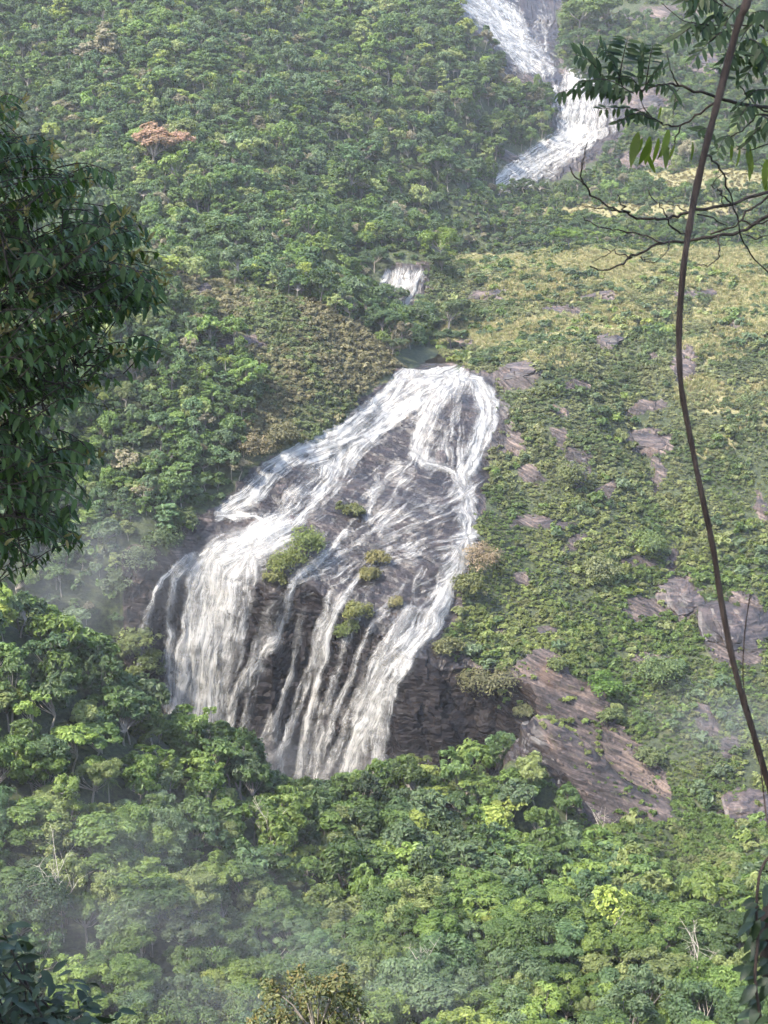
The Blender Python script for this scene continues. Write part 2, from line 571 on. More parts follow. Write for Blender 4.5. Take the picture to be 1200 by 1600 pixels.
def mat_leaf(name, fixed=None, transl=0.3, rough=0.5, spec=0.3, var=0.5):
    t = NT(name)
    if fixed is None:
        base = t.attr('tone', 'INSTANCER').outputs['Color']
    else:
        rgb = t.n('RGB')
        rgb.outputs[0].default_value = (*fixed, 1)
        base = rgb.outputs[0]
    tint = t.attr('tint').outputs['Fac']
    k = t.rng(tint, 0, 1, 1 - var, 1 + var)
    hsv = t.n('HueSaturation')
    t.l(t.rng(tint, 0, 1, 0.515, 0.485), hsv.inputs['Hue'])
    t.l(k, hsv.inputs['Value'])
    hsv.inputs['Saturation'].default_value = 1.0
    t.l(base, hsv.inputs['Color'])
    c = hsv.outputs[0]
    p = t.n('BsdfPrincipled')
    t.l(c, p.inputs['Base Color'])
    p.inputs['Roughness'].default_value = rough
    p.inputs['Specular IOR Level'].default_value = spec
    tr = t.n('BsdfTranslucent')
    t.l(t.mix(1.0, c, (1.2, 1.35, 0.7, 1), 'MULTIPLY'), tr.inputs[0])
    ms = t.n('MixShader')
    ms.inputs[0].default_value = transl
    t.l(p.outputs[0], ms.inputs[1])
    t.l(tr.outputs[0], ms.inputs[2])
    t.l(ms.outputs[0], t.out.inputs[0])
    return t.mat


def mat_bark(name, dark, light, scale=6.0, stretch=0.2):
    t = NT(name)
    co = t.n('TexCoord').outputs['Object']
    m = t.mapping(co, (1, 1, stretch))
    f = t.noise(m, scale, 5, 0.65)
    g = t.noise(co, scale * 0.25, 3)
    c = t.ramp(t.math('ADD', t.math('MULTIPLY', f, 0.7), t.math('MULTIPLY', g, 0.3)), [(0.32, dark), (0.68, light)])
    p = t.n('BsdfPrincipled')
    t.l(c, p.inputs['Base Color'])
    p.inputs['Roughness'].default_value = 0.85
    p.inputs['Specular IOR Level'].default_value = 0.2
    b = t.n('Bump')
    b.inputs['Strength'].default_value = 0.6
    b.inputs['Distance'].default_value = 0.02
    t.l(f, b.inputs['Height'])
    t.l(b.outputs[0], p.inputs['Normal'])
    t.l(p.outputs[0], t.out.inputs[0])
    return t.mat


def rock_nodes(t, pos, strat=None):
    """Colour, roughness and height of the layered purple-grey rock."""
    m = strat if strat is not None else t.mapping(pos, (0.10, 0.10, 1.0), (0.12, -0.22, 0.0))
    strata = t.math('ADD', t.math('MULTIPLY', t.noise(m, 1.0, 6, 0.66, 0.15), 0.6), t.math('MULTIPLY', t.noise(m, 2.6, 3, 0.6, 0.2), 0.4))
    big = t.noise(pos, 0.06, 4)
    fine = t.noise(pos, 1.4, 5, 0.6)
    f = t.math('ADD', t.math('MULTIPLY', strata, 0.62), t.math('ADD', t.math('MULTIPLY', big, 0.22), t.math('MULTIPLY', fine, 0.16)))
    c = t.ramp(f, [(0.41, (0.013, 0.011, 0.012)), (0.47, (0.032, 0.027, 0.027)), (0.52, (0.074, 0.060, 0.058)), (0.60, (0.19, 0.150, 0.128))])
    och = t.rng(t.noise(pos, 0.11, 4, 0.6), 0.60, 0.70)
    c = t.mix(t.math('MULTIPLY', och, 0.28), c, (0.14, 0.080, 0.045, 1))
    moss = t.rng(t.noise(pos, 0.35, 5, 0.65), 0.60, 0.68)
    c = t.mix(t.math('MULTIPLY', moss, 0.5), c, (0.06, 0.065, 0.03, 1))
    h = t.math('ADD', strata, t.math('MULTIPLY', fine, 0.35))
    return c, h


def mat_terrain():
    t = NT('ground_rock_and_soil')
    pos = t.n('NewGeometry').outputs['Position']
    rc, rh = rock_nodes(t, pos, t.attr('strat').outputs['Vector'])
    wet = t.attr('wet').outputs['Fac']
    rc = t.mix(t.math('MULTIPLY', t.attr('warm').outputs['Fac'], 0.8), rc, t.mix(1.0, rc, (0.84, 0.81, 0.79, 1), 'MULTIPLY'))
    rc = t.mix(t.math('MULTIPLY', wet, 0.72), rc, (0.010, 0.0092, 0.0105, 1))
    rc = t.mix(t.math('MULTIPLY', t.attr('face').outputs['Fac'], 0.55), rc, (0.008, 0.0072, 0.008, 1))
    n1 = t.noise(pos, 0.9, 5, 0.65)
    n2 = t.noise(pos, 0.07, 4)
    soil = t.ramp(n1, [(0.35, (0.012, 0.016, 0.008)), (0.55, (0.035, 0.046, 0.018)), (0.75, (0.075, 0.080, 0.032))])
    dryc = t.ramp(n1, [(0.3, (0.085, 0.085, 0.036)), (0.55, (0.165, 0.150, 0.070)), (0.8, (0.25, 0.215, 0.115))])
    dry = t.attr('dry').outputs['Fac']
    g = t.mix(t.rng(t.math('ADD', dry, t.math('MULTIPLY', t.math('SUBTRACT', n2, 0.5), 0.6)), 0.25, 0.7), soil, dryc)
    rk = t.attr('rock').outputs['Fac']
    rm = t.rng(t.math('ADD', rk, t.math('MULTIPLY', t.math('SUBTRACT', n1, 0.5), 0.7)), 0.42, 0.58)
    c = t.mix(rm, g, t.mix(1.0, rc, (0.84, 0.80, 0.78, 1), 'MULTIPLY'))
    p = t.n('BsdfPrincipled')
    t.l(c, p.inputs['Base Color'])
    t.l(t.rng(t.math('MULTIPLY', wet, rm), 0, 1, 0.8, 0.38), p.inputs['Roughness'])
    face = t.attr('face').outputs['Fac']
    t.l(t.math('SUBTRACT', 0.36, t.math('MULTIPLY', face, 0.28)), p.inputs['Specular IOR Level'])
    b = t.n('Bump')
    b.inputs['Strength'].default_value = 0.9
    b.inputs['Distance'].default_value = 0.5
    t.l(rh, b.inputs['Height'])
    t.l(b.outputs[0], p.inputs['Normal'])
    t.l(p.outputs[0], t.out.inputs[0])
    return t.mat


def mat_rock():
    t = NT('layered_rock')
    pos = t.n('NewGeometry').outputs['Position']
    rc, rh = rock_nodes(t, pos)
    rc = t.mix(1.0, rc, (0.58, 0.54, 0.54, 1), 'MULTIPLY')
    p = t.n('BsdfPrincipled')
    t.l(rc, p.inputs['Base Color'])
    p.inputs['Roughness'].default_value = 0.55
    b = t.n('Bump')
    b.inputs['Strength'].default_value = 0.8
    b.inputs['Distance'].default_value = 0.4
    t.l(rh, b.inputs['Height'])
    t.l(b.outputs[0], p.inputs['Normal'])
    t.l(p.outputs[0], t.out.inputs[0])
    return t.mat


def mat_foam(name, lo, hi, amax):
    """Broken white water: foam where the flow is thick, bare wet rock showing through where it thins."""
    t = NT(name)
    uv = t.attr('flow').outputs['Vector']
    cov = t.attr('cov').outputs['Fac']
    wide = t.noise(t.mapping(uv, (0.50, 0.050, 1.0)), 1.0, 5, 0.65, 0.35)
    fine = t.noise(t.mapping(uv, (1.9, 0.11, 1.0)), 1.0, 5, 0.7, 0.5)
    lump = t.noise(t.mapping(uv, (0.30, 0.20, 1.0)), 1.0, 5, 0.65, 0.3)
    s = t.math('ADD', t.math('MULTIPLY', wide, 0.42), t.math('ADD', t.math('MULTIPLY', fine, 0.36), t.math('MULTIPLY', lump, 0.22)))
    thr = t.rng(cov, 0, 1.1, 0.70, 0.418)
    a = t.n('MapRange', clamp=True)
    t.l(s, a.inputs[0])
    t.l(t.math('SUBTRACT', thr, lo), a.inputs[1])
    t.l(t.math('ADD', thr, hi), a.inputs[2])
    alpha = t.math('MULTIPLY', t.math('MULTIPLY', a.outputs[0], t.rng(cov, 0.0, 0.10, 0.0, 1.0)), amax)
    cream = t.rng(lump, 0.45, 0.7)
    c = t.mix(t.math('MULTIPLY', cream, 0.5), (0.47, 0.467, 0.455, 1), (0.43, 0.39, 0.325, 1))
    p = t.n('BsdfPrincipled')
    t.l(c, p.inputs['Base Color'])
    p.inputs['Roughness'].default_value = 0.65
    p.inputs['Specular IOR Level'].default_value = 0.25
    b = t.n('Bump')
    b.inputs['Strength'].default_value = 0.9
    b.inputs['Distance'].default_value = 0.6
    t.l(s, b.inputs['Height'])
    t.l(b.outputs[0], p.inputs['Normal'])
    tl = t.n('BsdfTranslucent')
    t.l(c, tl.inputs[0])
    m0 = t.n('MixShader')
    m0.inputs[0].default_value = 0.25
    t.l(p.outputs[0], m0.inputs[1])
    t.l(tl.outputs[0], m0.inputs[2])
    tr = t.n('BsdfTransparent')
    ms = t.n('MixShader')
    t.l(alpha, ms.inputs[0])
    t.l(tr.outputs[0], ms.inputs[1])
    t.l(m0.outputs[0], ms.inputs[2])
    t.l(ms.outputs[0], t.out.inputs[0])
    return t.mat


def mat_pool():
    t = NT('dark_pool_water')
    pos = t.n('NewGeometry').outputs['Position']
    p = t.n('BsdfPrincipled')
    p.inputs['Base Color'].default_value = (0.012, 0.009, 0.006, 1)
    p.inputs['Specular IOR Level'].default_value = 0.15
    p.inputs['Roughness'].default_value = 0.3
    p.inputs['IOR'].default_value = 1.12
    b = t.n('Bump')
    b.inputs['Strength'].default_value = 0.3
    b.inputs['Distance'].default_value = 0.1
    t.l(t.noise(t.mapping(pos, (1, 0.3, 1)), 1.2, 3), b.inputs['Height'])
    t.l(b.outputs[0], p.inputs['Normal'])
    t.l(p.outputs[0], t.out.inputs[0])
    return t.mat


M_LEAF = mat_leaf('tree_leaves', transl=0.38, var=0.4)
M_LEAF_GRASS = mat_leaf('grass_blades', transl=0.3, var=0.4, rough=0.7)
M_BARK = mat_bark('grey_bark', (0.10, 0.085, 0.07), (0.30, 0.27, 0.23), 3.0)
M_BARK_PALE = mat_bark('pale_dead_wood', (0.26, 0.23, 0.19), (0.46, 0.42, 0.36), 3.0)
M_TERRAIN = mat_terrain()
M_ROCK = mat_rock()
M_FOAM = mat_foam('white_water', 0.05, 0.15, 1.0)
M_VEIL = mat_foam('thin_water_veil', 0.12, 0.26, 0.38)
M_POOL = mat_pool()


# ------------------------------------------------------------------ the ground sheet
def steps(*segs):
    out = []
    for a, b, s in segs:
        out += list(np.arange(a, b, s))
    return np.array(out)


gx = steps((-900, -300, 40), (-300, -140, 6), (-140, -74, 2.2), (-74, 40, 0.55), (40, 76, 0.6), (76, 150, 1.0), (150, 300, 6), (300, 901, 40))
gt = steps((-730, -440, 40), (-440, -180, 6), (-180, -50, 3.0), (-50, -20, 0.55), (-20, 0.5, 0.11), (0.5, 100, 0.62), (100, 240, 1.6), (240, 480, 2.4), (480, 620, 3), (620, 1120, 25))
GX, GT = np.meshgrid(gx, gt)
GY = cliff_y(GX) + GT
TP, TN, TR, TD = surface(GX, GY)
tpx, tpy = project(TP)
WET = ((inside(P_CASCADE, tpx, tpy) | inside(P_CLIFF_R, tpx, tpy)) & (TP[..., 1] < 560)) | (inside(P_UPPER, tpx, tpy) & (TP[..., 1] > 740)) | (inside(P_SMALL, tpx, tpy) & (TP[..., 1] > 580))
SR, S1, S2 = strata(TP[..., 0], TP[..., 1], TP[..., 2], tpx)
SV = np.stack([TP[..., 0] * 0.10, TP[..., 1] * 0.10, S1 * (1 - SR) + S2 * SR], -1)
nr, nc = GX.shape
idx = np.arange(nr * nc).reshape(nr, nc)
TF = np.stack([idx[:-1, :-1], idx[:-1, 1:], idx[1:, 1:], idx[1:, :-1]], -1).reshape(-1, 4)
terrain_mesh = mesh_np('terrain', TP, TF, M_TERRAIN, smooth_shade=True, attrs={
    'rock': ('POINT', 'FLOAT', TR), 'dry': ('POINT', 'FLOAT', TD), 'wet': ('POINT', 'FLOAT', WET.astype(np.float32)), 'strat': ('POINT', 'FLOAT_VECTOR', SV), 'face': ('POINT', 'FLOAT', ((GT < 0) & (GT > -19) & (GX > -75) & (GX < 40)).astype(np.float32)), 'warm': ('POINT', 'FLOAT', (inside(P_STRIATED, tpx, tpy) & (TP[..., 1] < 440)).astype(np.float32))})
fr_ = TR.ravel()[TF].mean(1) > 0.5
terrain_mesh.polygons.foreach_set('use_smooth', ~fr_)
terrain = obj('terrain', terrain_mesh, kind='structure', label='steep green mountain valley with layered dark rock under the falls')

# ------------------------------------------------------------------ water
# streams of the main cascade: polyline, half width, thickness of the flow
S_MAIN = [
    ([(648, 592), (700, 588), (752, 595), (772, 628)], 9, 0.9),
    ([(695, 590), (655, 610), (600, 648), (545, 690), (500, 705)], 33, 1.2),
    ([(640, 590), (590, 640), (530, 685), (470, 705), (425, 735), (390, 775), (352, 803)], 20, 1.2),
    ([(560, 690), (530, 725), (505, 765), (465, 800), (425, 838)], 28, 0.85),
    ([(480, 745), (445, 775), (425, 810), (400, 835)], 18, 0.65),
    ([(345, 805), (400, 806), (440, 830), (380, 850)], 12, 0.75),
    ([(700, 585), (672, 635), (650, 680), (648, 705), (662, 722)], 12, 1.0),
    ([(725, 582), (690, 630), (668, 670), (655, 710)], 8, 0.7),
    ([(745, 600), (757, 645), (742, 700), (722, 745), (728, 790), (735, 830), (722, 870), (702, 915), (688, 965)], 16, 1.0),
    ([(768, 610), (775, 650), (762, 690), (740, 740)], 10, 0.75),
    ([(735, 590), (715, 640), (700, 690), (690, 712)], 7, 0.6),
    ([(660, 722), (700, 735), (722, 760), (735, 790)], 7, 0.6),
    ([(592, 745), (580, 790), (570, 810)], 6, 0.7),
    ([(740, 760), (700, 790), (650, 810), (610, 830)], 28, 0.55),
    ([(735, 840), (680, 850), (640, 870), (600, 880)], 24, 0.55),
    ([(640, 780), (580, 830), (520, 860), (470, 895)], 26, 0.40),
    ([(720, 870), (690, 900), (640, 930), (600, 960)], 26, 0.50),
    ([(620, 740), (560, 790), (500, 840)], 30, 0.34),
    ([(690, 660), (650, 730), (600, 780)], 40, 0.30),
    ([(705, 630), (700, 700)], 45, 0.28),
    ([(560, 870), (520, 900), (480, 915)], 30, 0.36),
]
S_FALL = [
    ([(430, 840), (385, 862), (345, 880), (335, 930), (322, 1000), (312, 1080), (300, 1160), (296, 1300)], 42, 0.98),
    ([(400, 850), (360, 900), (350, 960), (338, 1040), (330, 1120), (325, 1300)], 24, 0.80),
    ([(345, 862), (310, 900), (300, 960), (288, 1040), (278, 1130), (275, 1300)], 20, 0.95),
    ([(395, 880), (392, 930), (375, 1000), (355, 1080), (345, 1200)], 13, 0.62),
    ([(300, 872), (272, 905), (262, 950), (262, 1010), (262, 1100)], 9, 0.85),
    ([(290, 872), (250, 905), (228, 955), (218, 1000), (215, 1080)], 6, 0.9),
    ([(540, 835), (500, 875), (455, 912), (445, 960), (420, 1010), (395, 1050), (370, 1090), (355, 1150), (350, 1300)], 9, 0.9),
    ([(430, 1000), (405, 1060), (390, 1110), (375, 1160), (370, 1300)], 8, 0.62),
    ([(610, 860), (560, 905), (535, 935), (505, 990), (492, 1040), (478, 1085), (455, 1130), (435, 1180), (425, 1300)], 7, 0.8),
    ([(535, 940), (515, 1000), (505, 1050), (495, 1090), (478, 1140), (466, 1200), (458, 1330)], 9, 0.90),
    ([(470, 960), (460, 1010), (455, 1060), (430, 1110), (422, 1180), (415, 1300)], 5, 0.7),
    ([(520, 930), (500, 985), (490, 1030)], 8, 0.75),
    ([(690, 940), (672, 980), (630, 1020), (605, 1060), (585, 1110), (560, 1160), (540, 1220), (530, 1330)], 18, 1.0),
    ([(672, 985), (640, 1025), (615, 1070), (602, 1120), (592, 1170), (585, 1330)], 11, 0.85),
    ([(640, 960), (610, 1000), (585, 1050), (560, 1100), (535, 1150), (515, 1210), (505, 1330)], 9, 0.74),
    ([(610, 940), (580, 985), (560, 1030), (545, 1070), (525, 1120), (505, 1170)], 7, 0.72),
    ([(600, 1080), (575, 1150), (560, 1330)], 16, 0.55),
    ([(655, 900), (640, 950), (600, 1010), (575, 1060), (550, 1120)], 18, 0.55),
    ([(700, 900), (680, 940), (650, 990), (615, 1030)], 24, 0.6),
    ([(440, 930), (415, 990), (385, 1050), (362, 1110)], 7, 0.60),
    ([(480, 950), (468, 1010), (440, 1080), (415, 1150), (400, 1300)], 5, 0.66), ([(425, 940), (400, 1000), (392, 1060), (382, 1140), (380, 1300)], 5, 0.60),
    ([(500, 1000), (470, 1070), (445, 1130), (438, 1200), (436, 1320)], 5, 0.66), ([(455, 1050), (430, 1100), (405, 1160), (398, 1300)], 4, 0.6),
    ([(530, 1050), (512, 1110), (498, 1180), (490, 1300)], 6, 0.62), ([(560, 1040), (530, 1100), (515, 1150), (500, 1230)], 5, 0.6),
    ([(620, 1040), (612, 1100), (604, 1180), (602, 1300)], 5, 0.66),
    ([(500, 1100), (490, 1160), (480, 1240), (475, 1330)], 10, 0.62),
    ([(560, 960), (540, 1010), (525, 1060), (515, 1110)], 8, 0.5),
    ([(590, 900), (560, 960), (548, 1000)], 10, 0.45),
]
S_UPPER = [
    ([(735, 10), (775, 40), (800, 75), (815, 100)], 22, 0.8), ([(755, -60), (760, 0), (788, 40)], 30, 1.1), ([(820, -40), (805, 20), (815, 60), (830, 100)], 13, 0.75),
    ([(848, 0), (850, 50), (846, 90), (852, 118)], 16, 0.45), ([(800, 60), (845, 100)], 26, 0.45),
]
S_MIDFALL = [
    ([(905, 128), (902, 150), (895, 185), (890, 212)], 32, 1.05), ([(930, 150), (935, 185), (938, 210)], 22, 0.8), ([(868, 140), (862, 165)], 7, 0.9),
    ([(955, 170), (962, 205)], 8, 0.55),
]
S_SLIDE = [([(905, 214), (870, 228), (825, 256), (782, 290)], 25, 1.15), ([(925, 215), (890, 240), (850, 272), (830, 290)], 18, 0.7)]
S_SMALLFALL = [([(606, 432), (603, 450), (603, 485)], 13, 1.1), ([(630, 433), (624, 452), (615, 485)], 17, 1.1), ([(656, 433), (648, 447), (632, 466)], 14, 0.95)]


def water(name, streams, d0, d1, x0, x1, s, lift, label, crag=1.0, relief=0.5, base=None, foam=None, seed=0.0):
    """A sheet of water riding on the rock where the traced streams run."""
    xs = np.arange(x0, x1, s)
    if isinstance(d0, tuple):
        ys = np.concatenate([np.arange(*q) for q in d0])
    else:
        ys = np.arange(d0, d1, s)
    X, Y = np.meshgrid(xs, ys)
    if isinstance(d0, tuple):
        Y = cliff_y(X) + Y
    P, N, _, _ = surface(X, Y, crag)
    px, py = project(P)
    px = px + 4 * fbm(P[..., 0] * 0.2, P[..., 1] * 0.2, P[..., 2] * 0.2, 3)
    cov = np.zeros(px.shape)
    U = np.zeros(px.shape)
    V = np.zeros(px.shape)
    bestq = np.full(px.shape, 1e9)
    mpp = np.mean(np.linalg.norm(P, axis=-1)) / FPX
    for k, (line, hw, th) in enumerate(streams):
        d, arc, lat = seg_field(line, px, py)
        q = d / hw
        c = th * smooth(1.55, 0.25, q)
        cov = 1 - (1 - np.clip(cov, 0, 1)) * (1 - np.clip(c, 0, 1)) + np.maximum(0, c - 1)
        m = q < bestq
        bestq = np.where(m, q, bestq)
        U = np.where(m, lat * mpp + 31.7 * k, U)
        V = np.where(m, arc * mpp * 1.6 + 11.3 * k, V)
    if base is not None:
        for poly, b0 in base:
            ins = inside(poly, px, py)
            patchy = b0 * (0.75 + 0.5 * fbm(P[..., 0] * 0.08, P[..., 1] * 0.08, 2.0, 3))
            cov = np.where(ins, 1 - (1 - np.clip(cov, 0, 1)) * (1 - np.clip(patchy, 0, 1)) + np.maximum(0, cov - 1), cov)
    cov = np.clip(cov, 0, 1.15)
    U = U + seed
    strand = fbm(U * 0.9, V * 0.08, 0.0, 3)
    P = P + N * (lift * (0.25 + cov) + relief * np.clip(cov, 0, 1) * strand + 0.12 * fbm(U * 2.2, V * 0.25, 3.0, 2))[..., None]
    nr, nc = X.shape
    ix = np.arange(nr * nc).reshape(nr, nc)
    F = np.stack([ix[:-1, :-1], ix[:-1, 1:], ix[1:, 1:], ix[1:, :-1]], -1).reshape(-1, 4)
    keep = (cov.ravel()[F] > 0.03).any(1)
    F = F[keep]
    used, inv = np.unique(F, return_inverse=True)
    me = mesh_np(name, P.reshape(-1, 3)[used], inv.reshape(F.shape), foam or M_FOAM, smooth_shade=True, attrs={
        'cov': ('POINT', 'FLOAT', cov.ravel()[used]),
        'flow': ('POINT', 'FLOAT_VECTOR', np.stack([U, V, 0 * U], -1).reshape(-1, 3)[used])})
    return obj(name, me, kind='structure', label=label)


P_SLAB = [(660, 700), (735, 700), (745, 850), (712, 910), (690, 985), (640, 1000), (600, 960), (520, 920), (430, 870), (470, 810), (560, 740)]
P_SLAB_R = [(650, 590), (765, 600), (760, 690), (700, 720), (640, 700)]
water('cascade_water', S_MAIN, ((-2, 108, 0.45),), None, -66, 42, 0.42, 0.30, 'white water sliding over the broad dark rock slab', relief=0.25, base=[(P_SLAB, 0.36), (P_SLAB_R, 0.20)])
water('waterfall', S_FALL, ((-19, 1, 0.10), (1, 34, 0.45)), None, -72, 30, 0.36, 1.0, 'tall waterfall in veils plunging down the dark cliff behind trees', crag=0.12, relief=0.5)
water('waterfall_veil', S_FALL, ((-19, 1, 0.16), (1, 12, 0.5)), None, -72, 30, 0.6, 2.2, 'thin drifting veil of water in front of the main fall', crag=0.0, relief=0.4, foam=M_VEIL, seed=71.0)
water('waterfall_upper_slide', S_UPPER, 855, 1075, 36, 118, 0.8, 0.5, 'uppermost white cascade at the top edge of the photo', relief=0.15, base=[([(735, -80), (868, -80), (868, 60), (872, 115), (850, 122), (800, 95), (755, 55), (718, 0)], 0.36)])
water('waterfall_middle_drop', S_MIDFALL, 835, 900, 84, 140, 0.6, 0.8, 'short wide white fall behind the feathery leaves', relief=0.25)
water('waterfall_lower_slide', S_SLIDE, 775, 850, 54, 130, 0.6, 0.5, 'slanting white slide ending at the line of trees', relief=0.15)
water('waterfall_small_step', S_SMALLFALL, 584, 612, -12, 30, 0.35, 0.6, 'small white fall spilling from a dark pool in mid valley')


def pool(name, poly, z, label):
    pts = []
    for a, b in poly:
        x, y, w = ray(a, b)
        k = z / w
        pts.append((x * k, y * k, z))
    n = len(pts)
    me = bpy.data.meshes.new(name)
    me.from_pydata(pts, [], [list(range(n))])
    me.materials.append(M_POOL)
    return obj(name, me, kind='structure', label=label)


zq = float(at(680, 578, 501)[2])
pool('pool_water', [(640, 576), (648, 560), (664, 546), (696, 546), (716, 556), (724, 577)], zq - 0.1, 'dark still pool above the main cascade')
zq = float(at(630, 421, 601)[2])
pool('pool_water', [(590, 418), (600, 402), (640, 396), (690, 398), (700, 414), (675, 419)], zq + 0.3, 'dark shaded pool above the small fall')


# ------------------------------------------------------------------ tree forms
def cards(g, C, R, n, size, rng, flat=1.0, up=0.35, m=0, tint0=0.5, center=None, droop=0.0):
    """n leaf sprays on the shell of a lobe."""
    d = rng.normal(size=(n, 3))
    d[:, 2] = d[:, 2] + up
    d /= np.linalg.norm(d, axis=1, keepdims=True)
    if center is not None:
        o = np.asarray(C) - np.asarray(center)
        o = o / (np.linalg.norm(o) + 1e-6)
        d = d + 0.55 * o
        d /= np.linalg.norm(d, axis=1, keepdims=True)
    r = R * (0.45 + 0.65 * rng.random(n) ** 0.8) * np.where(rng.random(n) < 0.12, 1.28, 1.0)
    P = np.asarray(C) + d * r[:, None] * np.array([1, 1, flat])
    nrm = d * np.array([1, 1, 1 / max(flat, 0.4)]) + rng.normal(scale=0.36, size=(n, 3)) + np.array([0, 0, 0.25])
    nrm /= np.linalg.norm(nrm, axis=1, keepdims=True)
    a = rng.normal(size=(n, 3)) + np.array([0, 0, -droop])
    u = np.cross(nrm, a)
    u /= np.linalg.norm(u, axis=1, keepdims=True) + 1e-9
    v = np.cross(nrm, u)
    s = size * (0.6 + 0.8 * rng.random(n))
    L = (s * 0.75)[:, None]
    W = (s * 0.42)[:, None]
    bend = nrm * (s * 0.16)[:, None]
    V = np.stack([P - v * L - bend, P + u * W, P + v * L - bend, P - u * W], 1).reshape(-1, 3)
    F = np.arange(4 * n).reshape(n, 4)
    tint = np.clip(tint0 + 0.15 * rng.normal(size=n), 0, 1)
    g.add(V, F, m, tint)


def crown_lobes(kind, rng):
    """Lobe centres and radii for a tree about 10 m tall, 8 m wide; base of the crown and trunk top."""
    L = []
    if kind == 'round':
        for i in range(34):
            th = rng.random() * 6.283
            ph = math.acos(1 - 1.45 * rng.random())
            r = 3.0 + 0.7 * rng.random()
            L.append(((r * math.sin(ph) * math.cos(th), r * math.sin(ph) * math.sin(th), 6.4 + 0.95 * r * math.cos(ph)), 0.95 + 0.7 * rng.random(), 0.8))
    elif kind == 'umbrella':
        for i in range(36):
            th = rng.random() * 6.283
            r = 4.6 * math.sqrt(rng.random())
            L.append(((r * math.cos(th), r * math.sin(th), 8.8 - 0.085 * r * r + 0.6 * rng.normal()), 0.9 + 0.6 * rng.random(), 0.5))
    elif kind == 'tall':
        for i in range(40):
            h = rng.random()
            th = rng.random() * 6.283
            r = (1.0 + 1.7 * math.sin(math.pi * (0.12 + 0.78 * h))) * (0.75 + 0.35 * rng.random())
            L.append(((r * math.cos(th), r * math.sin(th), 2.8 + 8.2 * h), 0.8 + 0.55 * rng.random(), 0.9))
    elif kind == 'layered':
        for k in range(6):
            z = 4.0 + 1.15 * k
            rr = 3.9 - 0.42 * k + 0.5 * rng.normal()
            for i in range(7):
                th = rng.random() * 6.283
                r = rr * (0.35 + 0.65 * rng.random())
                L.append(((r * math.cos(th), r * math.sin(th), z + 0.3 * rng.normal()), 0.95 + 0.5 * rng.random(), 0.45))
    elif kind == 'airy':
        for q in range(9):
            th, rr = rng.random() * 6.283, 1.2 + 2.6 * rng.random()
            cz = 5.0 + 4.6 * rng.random()
            for i in range(4):
                L.append(((rr * math.cos(th) + 0.8 * rng.normal(), rr * math.sin(th) + 0.8 * rng.normal(), cz + 0.4 * rng.normal()), 0.7 + 0.5 * rng.random(), 0.7))
    elif kind == 'spread':
        for i in range(44):
            th = rng.random() * 6.283
            r = 5.6 * math.sqrt(rng.random())
            L.append(((r * math.cos(th), r * math.sin(th) * 0.75, 7.4 - 0.05 * r * r + 0.8 * math.sin(th * 2.0) + 0.5 * rng.normal()), 0.9 + 0.7 * rng.random(), 0.6))
    elif kind == 'multi':
        for q in range(5):
            cx, cy = 2.3 * rng.normal(), 2.3 * rng.normal()
            cz, R = 6.2 + 1.5 * rng.random(), 1.3 + 0.9 * rng.random()
            for i in range(9):
                d = rng.normal(size=3)
                d[2] = abs(d[2]) * 0.9 - 0.15
                d /= np.linalg.norm(d)
                L.append(((cx + R * d[0], cy + R * d[1], cz + R * d[2]), 0.65 + 0.45 * rng.random(), 0.8))
    return L


def build_tree(kind, seed, per, size, sparse=False):
    rng = np.random.default_rng(seed)
    crown, trunk = Geo(), Geo()
    L = crown_lobes(kind, rng)
    cen = np.mean([l[0] for l in L], axis=0)
    cen[2] -= 1.2
    for C, R, fl in L:
        cards(crown, C, R, per, size, rng, flat=fl, center=cen, tint0=0.5 + 0.14 * rng.normal(), droop=0.6 if kind == 'tall' else 0.0)
    top = cen + np.array([0, 0, 0.5])
    bend = rng.normal(size=2) * 0.5
    tp = [(0, 0, -2.0), (bend[0] * 0.3, bend[1] * 0.3, 1.5), (bend[0], bend[1], cen[2] * 0.6), tuple(top)]
    trunk.tube(tp, [0.26, 0.22, 0.17, 0.07], 6)
    b0 = np.array(tp[2])
    for C, R, fl in L[::3 if not sparse else 2]:
        C = np.array(C)
        mid = (b0 + C) / 2 + np.array([0, 0, -0.25]) + rng.normal(size=3) * 0.25
        trunk.tube([b0 + rng.normal(size=3) * 0.1, mid, C], [0.10, 0.06, 0.025], 4, cap=False)
    return crown, trunk


KINDS = ['round', 'umbrella', 'tall', 'layered', 'multi', 'round', 'multi', 'umbrella', 'layered', 'airy', 'spread', 'airy']
NEAR = []
for i, k in enumerate(KINDS):
    c, t = build_tree(k, 100 + i, (75 if k == 'airy' else 165) if k != 'tall' else 140, 0.31)
    NEAR.append((k, c.mesh('crown_' + k, M_LEAF), t.mesh('trunk_' + k, M_BARK, True)))


def merged(c, t, name, mats):
    g = Geo()
    for src, m in ((c, 0), (t, 1)):
        off = 0
        for V, F, T in zip(src.v, src.f, src.t):
            g.add(V, F - off, m, T)
            off += len(V)
    return g.mesh(name, mats)


def proto_collection(name, meshes):
    c = bpy.data.collections.new(name)
    for i, me in enumerate(meshes):
        o = bpy.data.objects.new('%s_form_%02d' % (name, i), me)
        c.objects.link(o)
    return c


far_meshes = []
for i, k in enumerate(['round', 'multi', 'layered', 'tall', 'umbrella', 'airy', 'multi', 'spread', 'round']):
    c, t = build_tree(k, 300 + i, 38 if k != 'airy' else 24, 0.66)
    far_meshes.append(merged(c, t, 'far_tree_' + k, [M_LEAF, M_BARK]))
C_FAR = proto_collection('distant_tree', far_meshes)


